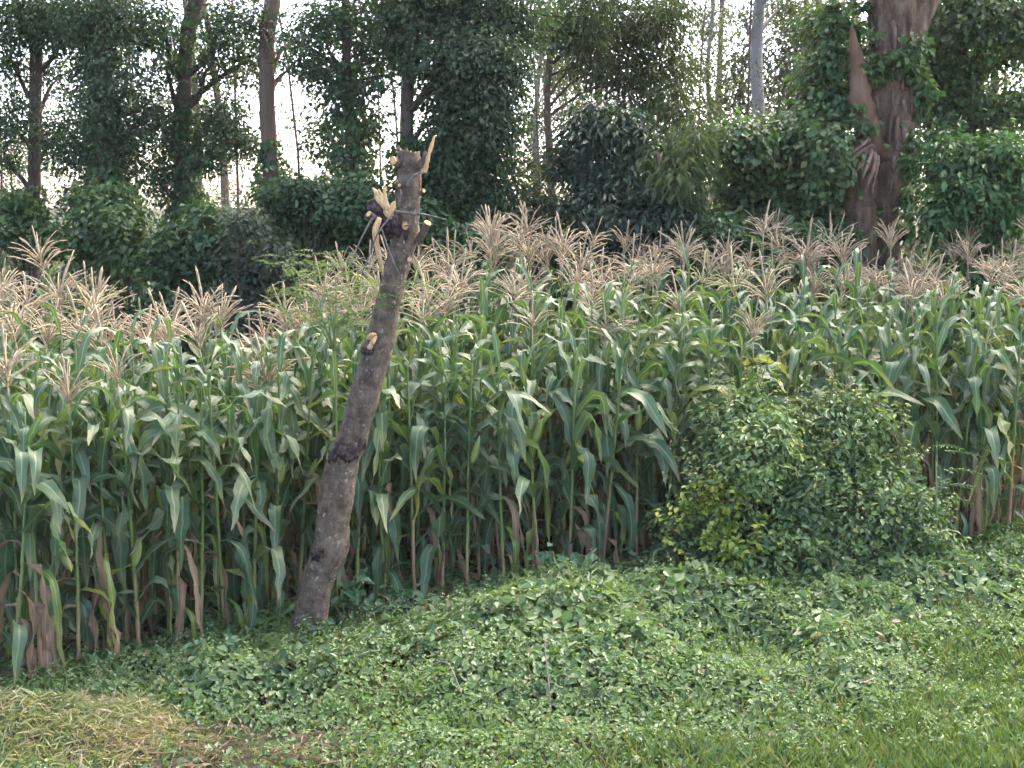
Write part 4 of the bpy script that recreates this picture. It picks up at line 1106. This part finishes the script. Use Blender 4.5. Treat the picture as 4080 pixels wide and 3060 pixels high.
def shrub(name, label, cx, cy, rx, ry, h, n, mat, leaf, ratio, seed, group='shrubs at the field edge', lobes=14, z0=.22):
    rng = np.random.default_rng(seed)
    base = np.array([cx, cy, float(gz(cx, cy))]); root = empty(name, base); tag(root, label, 'shrub', group)
    cl = Cloud(); mb = MB()
    for i in range(lobes):
        u = rng.uniform(0, 2 * np.pi); e = (rng.uniform(.0, 1) ** .9 if i % 3 else rng.uniform(-.06, .12)) * math.pi / 2
        d = np.array([math.cos(u) * math.cos(e) * rx, math.sin(u) * math.cos(e) * ry, math.sin(e) * (h - z0)]) * rng.uniform(.52, .9)
        c = base + d + np.array([0, 0, z0])
        r = np.array([rx, ry, h * .6]) * rng.uniform(.22, .46)
        tips = clump(cl, c, r, n // lobes, leaf, ratio, sub=max(8, n // lobes // 9), spread=.17, hang=.12, rng=rng, shell=.38, hexa=True, droop=.22)
        l_ = limb_to(mb, base + rng.normal(0, .06, 3) * np.array([1, 1, 0]) - np.array([0, 0, .05]), c, .014, rng, k=5)
        for q in rng.choice(len(tips), 8, replace=False): limb_to(mb, l_[rng.integers(3, 8)], tips[q], .005, rng, k=3)
    # new shoots sticking out of the outline
    for i in range(int(70 * rx)):
        u = rng.uniform(0, 2 * np.pi); e = math.radians(rng.uniform(25, 88))
        o = np.array([math.cos(u) * math.cos(e) * rx, math.sin(u) * math.cos(e) * ry, math.sin(e) * h]) * rng.uniform(.8, .92)
        dv = norm(o / np.array([rx, ry, h]) + np.array([0, 0, .8]) + rng.normal(0, .3, 3)); L = rng.uniform(.14, .42)
        p0 = base + o; mb.tube([p0, p0 + dv * L * .5, p0 + dv * L], [.004, .003, .002], 3)
        m = 14; t = rng.uniform(.1, 1, m)[:, None]; Dd = rng.standard_normal((m, 3)) + dv * .5
        cl.leaves(p0 + dv * L * t, dv * .6 + np.array([0, 0, .6]) + rng.normal(0, .35, (m, 3)), leaf * rng.uniform(.6, 1.1, m), leaf * ratio * .8, Dd, hexa=True, rng=rng)
    link('stems', mb.mesh('stems', [M['bark_brown']], base), root)
    link('foliage', cl.mesh('foliage', M[mat], base), root)['kind'] = 'stuff'
    return root


shrub('leafy_shrub', 'tall rounded leafy shrub with scattered yellow leaves in front of the maize', 2.18, 11.75, .95, .75, 1.93, 20000, 'f_shrub', .062, .52, 101, lobes=24)
shrub('leafy_shrub', 'leafy shrub leaning against the taller rounded shrub, on its right side', 2.95, 11.9, .95, .70, 1.70, 19000, 'f_shrub', .062, .52, 102, lobes=24)
shrub('leafy_shrub', 'low dark-leaved shrub between the leafy shrubs and the right-hand maize', 3.62, 11.7, .42, .42, .8, 3000, 'f_shrub', .065, .5, 103, lobes=8)
yb = np.array([(2890 - 2040) / FPX * 11.0, 10.95])
shrub('yellowing_shrub', 'small shrub with rounded bright yellow-green leaves at the tall shrub\'s foot', yb[0], yb[1] + .30, .52, .24, .95, 760, 'f_yellow', .062, .75, 104, lobes=7, z0=.35)

# ferny weed right of the shrubs
fb = np.array([at(3720, 2100, 11.55)[0], 11.55, 0.0]); fb[2] = float(gz(fb[0], fb[1]))
froot = empty('ferny_plant', fb); tag(froot, 'ferny weed with comb-like leaflets right of the leafy shrubs', 'weed')
cl = Cloud(); mb = MB(); rng = np.random.default_rng(17)
mb.tube([fb, fb + np.array([.03, 0, .5]), at(3730, 1840, 11.5)], [.012, .009, .005], 5)
for x, y, dx, L in [(3700, 1780, .3, .34), (3740, 1800, .9, .40), (3760, 1870, 1.0, .36), (3700, 1900, -1, .3), (3730, 1930, .7, .32), (3780, 1930, 1, .3), (3680, 1960, -.8, .28), (3740, 1990, .5, .3)]:
    frond(cl, at(x, y, 11.45 + rng.uniform(-.1, .1)), (dx, -.35, .15), L, rng, 13, .085, .2, droop=.25)
link('stem', mb.mesh('stem', [M['stalk']], fb), froot)
link('fronds', cl.mesh('fronds', M['f_mid'], fb), froot)['kind'] = 'stuff'

# ------------------------------------------------------------------ undergrowth in front
rng = np.random.default_rng(123)


def value_noise(x, y, sc, seed):
    r_ = np.random.default_rng(seed); g = r_.uniform(-1, 1, (64, 64))
    u = x * sc + 31.7; v = y * sc + 17.3; i = np.floor(u).astype(int); j = np.floor(v).astype(int); fu = u - i; fv = v - j
    fu = fu * fu * (3 - 2 * fu); fv = fv * fv * (3 - 2 * fv)
    a = g[i % 64, j % 64]; b = g[(i + 1) % 64, j % 64]; c = g[i % 64, (j + 1) % 64]; d = g[(i + 1) % 64, (j + 1) % 64]
    return (a * (1 - fu) + b * fu) * (1 - fv) + (c * (1 - fu) + d * fu) * fv


BUMPS = []          # photograph pixel of the hummock's foot, radius x, radius y, height
for px, py, rx, ry, h in [(1250, 2780, .5, .3, .14), (1150, 2680, .35, .25, .05), (1500, 2670, .6, .4, .10), (1750, 2560, .6, .4, .16), (2050, 2620, .7, .5, .30), (2350, 2560, .7, .5, .34), (2250, 2420, .5, .35, .34), (2600, 2480, .7, .5, .30), (2500, 2720, .6, .4, .22),
                          (2100, 2780, .7, .4, .18), (2850, 2500, .6, .4, .18), (3300, 2480, .7, .4, .26), (3450, 2600, .6, .35, .16), (1700, 2820, .6, .3, .10), (1350, 2900, .35, .2, .12), (3900, 2400, .7, .4, .18), (900, 2760, .45, .25, .12), (3550, 2380, .5, .3, .22)]:
    q = on_ground(px, py); BUMPS.append((q[0], q[1], rx, ry, h * .8))


def canopy(x, y):
    h = .085 + .07 * value_noise(x, y, 1.3, 1) + .085 * value_noise(x, y, 2.7, 2) + .04 * value_noise(x, y, 6.1, 3)
    for bx_, by_, rx, ry, hh in BUMPS:
        h = h + hh * np.exp(-((x - bx_) / rx) ** 2 - ((y - by_) / ry) ** 2)
    fade = np.clip((y - 8.0) / 1.0, .45, 1)
    return np.maximum(.03, h * fade)


def scatter(n, x0, x1, y0, y1, keep):
    x = rng.uniform(x0, x1, n); y = rng.uniform(y0, y1, n)
    k_ = keep(x, y) > rng.uniform(0, 1, n)
    return x[k_], y[k_]


def pxx(x, y): return x / y * FPX + 2040


def py_of(x, y):          # photograph row of the ground at (x, y)
    return 800 + CAMZ * FPX / y


def grassy(x, y):
    """1 where grass takes over (towards the right foreground), 0 under the weeds"""
    u = pxx(x, y); v = py_of(x, y)
    g = np.clip((u - 3150) / 700, 0, 1) * np.clip((v - 2420) / 300, 0, 1) + np.clip((v - 2900) / 160, 0, 1) * .5 * np.clip((u - 2100) / 700, 0, 1)
    return np.clip(g + .25 * value_noise(x, y, 1.6, 5), 0, 1)


def heap(x, y):
    """height of the cut-grass heap at the lower left"""
    q = on_ground(330, 2950)
    return .27 * np.exp(-(np.abs((x - q[0] + .5) / 1.0) ** 3) - ((y - q[1] - .02) / .42) ** 2)


def strawy(x, y):
    u = pxx(x, y); v = py_of(x, y)
    return np.clip((v - 2950) / 60, 0, 1) * np.clip((1500 - u) / 300, 0, 1) * np.clip((u - 350) / 200, 0, 1)


front = lambda x: np.interp(x, FX, FY)
cl = Cloud()
x, y = scatter(190000, -5.4, 6.2, 7.6, 13.6, lambda x, y: np.where(y < front(x) + .25, 1.0, np.where(y < front(x) + 1.2, .12, .0)) * (1 - .5 * grassy(x, y)) * np.where(heap(x, y) > .06, .06, 1) * (1 - .75 * strawy(x, y)) * (.55 + .45 * (value_noise(x, y, 2.2, 9) > -.55)))
n = len(x)
hc = canopy(x, y); u = rng.uniform(0, 1, n) ** .45
z = gz(x, y) + hc * u + .01
e = .05
gxn = -(canopy(x + e, y) - canopy(x - e, y)) / (2 * e); gyn = -(canopy(x, y + e) - canopy(x, y - e)) / (2 * e)
N = np.stack([gxn * .8, gyn * .8 - .10, np.ones(n)], 1) + rng.standard_normal((n, 3)) * .52
near = np.clip((y - 8) / 2.0, 0, 1)
sz = (.036 + .028 * near) * rng.uniform(.5, 1.5, n) * (1 + .3 * value_noise(x, y, 1.8, 12))
narrow = value_noise(x, y, 1.1, 71) + .5 * value_noise(x, y, 4.0, 72) > .28
sz = np.where(narrow, sz * 1.35, sz); wr = np.where(narrow, rng.uniform(.22, .4, n), rng.uniform(.5, .85, n))
cl.leaves(np.stack([x, y, z], 1), N, sz, sz * wr, droop=.25, hexa=True, rng=rng)
ns = 4200                                 # single shoots standing out of the carpet
xs, ys = scatter(ns, -5, 5.6, 7.8, 12.8, lambda x, y: np.where(y < front(x) + .1, 1.0, 0) * np.where(heap(x, y) > .05, 0, 1) * (1 - .5 * strawy(x, y)))
for X_, Y_ in zip(xs, ys):
    m_ = int(rng.integers(6, 12)); hs_ = float(rng.uniform(.06, .2)); t_ = np.linspace(.25, 1, m_)[:, None]; b_ = np.array([X_, Y_, float(gz(X_, Y_)) + float(canopy(np.array([X_]), np.array([Y_]))[0]) * .8]); l_ = np.array([rng.normal(0, .35), rng.normal(0, .35), 1.0])
    an = np.arange(m_) * 2.4 + rng.uniform(0, 6); Dd = np.stack([np.cos(an), np.sin(an), np.full(m_, .35)], 1); lf = rng.uniform(.03, .055) * (1.15 - .5 * t_[:, 0])
    cl.leaves(b_ + l_ * hs_ * t_, np.array([0, 0, 1.0]) + rng.standard_normal((m_, 3)) * .3, lf, lf * rng.uniform(.35, .65), Dd, droop=.35, hexa=True, rng=rng, rlo=.2, rhi=.92)
o = link('weeds', cl.mesh('weeds', M['f_weed']))
tag(o, 'low leafy weeds carpeting the ground in front of the maize', 'weeds', kind='stuff')
print('weed leaves', n)

# grass
cl = Cloud()
x, y = scatter(230000, -4.6, 5.6, 7.5, 12.6, lambda x, y: np.where(y < front(x), 1.0, .0) * (.07 + .55 * grassy(x, y)) * np.where(heap(x, y) > .06, .1, 1) * (1 - .6 * strawy(x, y)))
n = len(x)
L = rng.uniform(.04, .14, n) * (1 + .5 * value_noise(x, y, 2.5, 21))
D = np.stack([rng.normal(0, .45, n), rng.normal(0, .45, n), np.ones(n)], 1)
N = rng.standard_normal((n, 3)); N[:, 2] *= .2
z = gz(x, y) + canopy(x, y) * .25
cl.leaves(np.stack([x, y, z], 1), N, L, rng.uniform(.003, .0055, n), D, droop=.45, fold=.1, hexa=True, rng=rng)
o = link('grass', cl.mesh('grass', M['f_grass']))
tag(o, 'bright green grass filling the lower right foreground', 'grass', kind='stuff')
print('grass', n)

# heap of cut grass
q = on_ground(330, 2950)
cl = Cloud()
n = 40000
x = q[0] - .45 + rng.uniform(-1.5, 1.35, n); y = q[1] + .1 + rng.uniform(-.95, .75, n)
hh = heap(x, y); k_ = hh > .012 + .07 * rng.uniform(0, 1, n) ** 2; x, y, hh = x[k_], y[k_], hh[k_]; n = len(x)
hh = hh * (1 + .25 * value_noise(x, y, 4, 31))
z = gz(x, y) + hh * (1 - .25 * rng.uniform(0, 1, n) ** 2)
N = np.stack([-(heap(x + .04, y) - heap(x - .04, y)) / .08, -(heap(x, y + .04) - heap(x, y - .04)) / .08, np.ones(n)], 1) + rng.standard_normal((n, 3)) * .6
L = rng.uniform(.03, .12, n)
cl.leaves(np.stack([x, y, z], 1), N, L, rng.uniform(.003, .008, n), droop=.4, hexa=True, rng=rng)
# the heap's packed core
gx_ = np.linspace(-1.7, 1.7, 50); gy_ = np.linspace(-1.0, 1.0, 34); XX, YY = np.meshgrid(gx_ + q[0] - .45, gy_ + q[1] + .1)
ZZ = gz(XX, YY) + heap(XX, YY) * .9 * (1 + .25 * value_noise(XX, YY, 4, 31)) - .045
i_ = np.arange(33)[:, None] * 50 + np.arange(49)[None, :]
hroot = empty('cut_grass_heap', (q[0], q[1], 0)); tag(hroot, 'heap of drying cut grass at the lower left corner', 'grass heap')
M['core'] = noise_mat('packed cut grass', [(0.3, (0.07, 0.065, 0.03)), (0.6, (0.16, 0.14, 0.07)), (0.8, (0.22, 0.15, 0.10))], 12, .95, .8, dist=.03)
link('core', make_mesh('core', np.stack([XX, YY, ZZ], -1).reshape(-1, 3) - np.array([q[0], q[1], 0]), [np.stack([i_, i_ + 1, i_ + 51, i_ + 50], -1).reshape(-1, 4)], [M['core']]), hroot)
link('blades', cl.mesh('blades', M['f_cut'], (q[0], q[1], 0)), hroot)['kind'] = 'stuff'

# dry straw litter: the lower edge and under the maize
cl = Cloud()
x, y = scatter(60000, -5, 5.5, 7.5, 13.5, lambda x, y: np.clip(strawy(x, y) * .8 * (value_noise(x, y, 3, 44) > -.2), 0, 1) + np.where((y > front(x) - .25) & (y < front(x) + .9), .22, 0))
n = len(x); N = np.array([0, 0, 1.0]) + rng.standard_normal((n, 3)) * .35
cl.leaves(np.stack([x, y, gz(x, y) + rng.uniform(.01, .07, n)], 1), N, rng.uniform(.05, .2, n), rng.uniform(.004, .014, n), droop=.2, hexa=True, rng=rng)
o = link('straw_litter', cl.mesh('straw_litter', M['f_straw']))
tag(o, 'dry brown straw littering the ground under the maize and along the bottom edge', 'straw', kind='stuff')


# broad-leaved weed tufts, each a plant
def weed_tuft(label, px, py, w, h, n, leaf, seed, mat='f_broad'):
    r_ = np.random.default_rng(seed); b = on_ground(px, py); root = empty('broad_leaved_weed', b); tag(root, label, 'weed', 'broad-leaved weeds at the field edge')
    cl = Cloud(); mb = MB(); ns = max(4, n // 14)
    h0 = float(canopy(b[0], b[1])) * .6
    for i in range(ns):
        a = r_.uniform(0, 6.28); rr = r_.uniform(.1, 1) ** .6 * w
        tip = b + np.array([math.cos(a) * rr, math.sin(a) * rr * .7, h0 + h * r_.uniform(.5, 1)])
        mb.tube(smooth_path([b - np.array([0, 0, .03]), b * .5 + tip * .5 + np.array([0, 0, .05]), tip], 6), np.linspace(.006, .003, 6), 4)
        m = n // ns; t = r_.uniform(.3, 1, m)[:, None]; p = b * (1 - t) + tip * t + r_.normal(0, .035, (m, 3)); 
        p[:, 2] = np.maximum(p[:, 2], b[2] + h0 * .6)
        cl.leaves(p, np.array([0, -.25, 1]) + r_.standard_normal((m, 3)) * .4, leaf * r_.uniform(.6, 1.25, m), leaf * .8 * r_.uniform(.7, 1.1, m), droop=.3, fold=.18, hexa=True, rng=r_)
    link('stems', mb.mesh('stems', [M['stalk']], b), root)
    link('foliage', cl.mesh('foliage', M[mat], b), root)['kind'] = 'stuff'


weed_tuft('dark broad-leaved weed clump below the lopped trunk\'s foot', 1265, 2760, .38, .17, 240, .085, 1, 'f_mid')
weed_tuft('pale broad-leaved weed tuft standing highest right of the hanging maize leaf', 2250, 2400, .32, .30, 200, .095, 2)
weed_tuft('broad-leaved weed climbing beside the right foot of the lopped trunk', 1380, 2500, .22, .45, 110, .085, 3)
weed_tuft('broad-leaved weed tuft in front of the maize right of the lopped trunk', 1620, 2480, .38, .16, 170, .085, 4)
weed_tuft('broad-leaved weed tuft under the left side of the tall leafy shrub', 2600, 2330, .35, .30, 190, .075, 5)
weed_tuft('small broad-leaved weed hugging the front of the lopped trunk\'s foot', 1255, 2580, .10, .16, 40, .07, 6)
weed_tuft('broad-leaved weed growing below the two leafy shrubs', 3330, 2400, .35, .30, 180, .075, 7, 'f_mid')
weed_tuft('broad-leaved weed at the foot of the right-hand maize', 3980, 2330, .35, .2, 150, .07, 8, 'f_mid')
weed_tuft('broad-leaved weed right of the cut-grass heap under the maize', 880, 2680, .25, .2, 110, .075, 9)


def dry_stick(label, pts, r=.008, mat='twig', dz=.0):
    P_ = []
    for px, py, hgt in [(p_[0], p_[1], p_[2] if len(p_) > 2 else 0) for p_ in pts]:
        g_ = on_ground(px, py); P_.append(g_ + np.array([0, 0, float(canopy(g_[0], g_[1])) + .02 + hgt]))
    mb = MB(); Q_ = smooth_path(P_, 16); mb.tube(Q_, np.linspace(r, r * .5, 16), 5, jit=.15)
    b = P_[0]
    tag(link('dry_stick', mb.mesh('dry_stick', [M[mat]], b), None, b), label, 'stick', 'dry sticks lying on the weeds')


on_g2 = on_ground
b0 = (2190, 2880)
for lab, pts, r in [('thin grey stick standing up among the weeds below the field', [(2195, 2890, -.1), (2190, 2850, .05), (2175, 2800, .08), (2168, 2770, .11)], .005),
                    ('long thin dry stem lying across the grass at lower right', [(2900, 3010), (3020, 2960), (3130, 2935), (3290, 2935)], .006),
                    ('short brown stick lying diagonally among weeds below the lopped trunk', [(1730, 2770), (1790, 2810), (1850, 2870)], .007),
                    ('pale stalk lying near the bottom edge beside the straw', [(1360, 2960), (1430, 2955), (1500, 2950)], .006)]:
    dry_stick(lab, pts, r)
pl = on_ground(3540, 2600)
cl = Cloud(); cl.leaves([pl + np.array([0, 0, float(canopy(pl[0], pl[1])) + .03])], [[0, -.5, 1]], .11, .035, [[1, 0, .6]], hexa=True, rlo=.9, rhi=1)
pl_o = link('fallen_leaf', cl.mesh('fallen_leaf', M['f_straw'], pl), None, pl); tag(pl_o, 'single pale dry leaf caught on the weeds in the right foreground', 'leaf')

hz_m, hnt, hN, hL = new_mat('haze air')
ho = hN.new('ShaderNodeOutputMaterial'); hv = hN.new('ShaderNodeVolumePrincipled')
hv.inputs['Color'].default_value = (.92, .92, .92, 1); hv.inputs['Density'].default_value = .0004; hv.inputs['Anisotropy'].default_value = .2
hL.new(hv.outputs[0], ho.inputs['Volume'])
hb = np.array([[x_, y_, z_] for z_ in (-9.0, 17.0) for y_ in (-8.0, 75.0) for x_ in (-45.0, 45.0)])
hf = [[0, 2, 3, 1], [4, 5, 7, 6], [0, 1, 5, 4], [2, 6, 7, 3], [0, 4, 6, 2], [1, 3, 7, 5]]
tag(link('haze', make_mesh('haze', hb, [np.array(hf)], [hz_m], smooth=False)), 'thin evening haze filling the air', 'haze', kind='stuff')
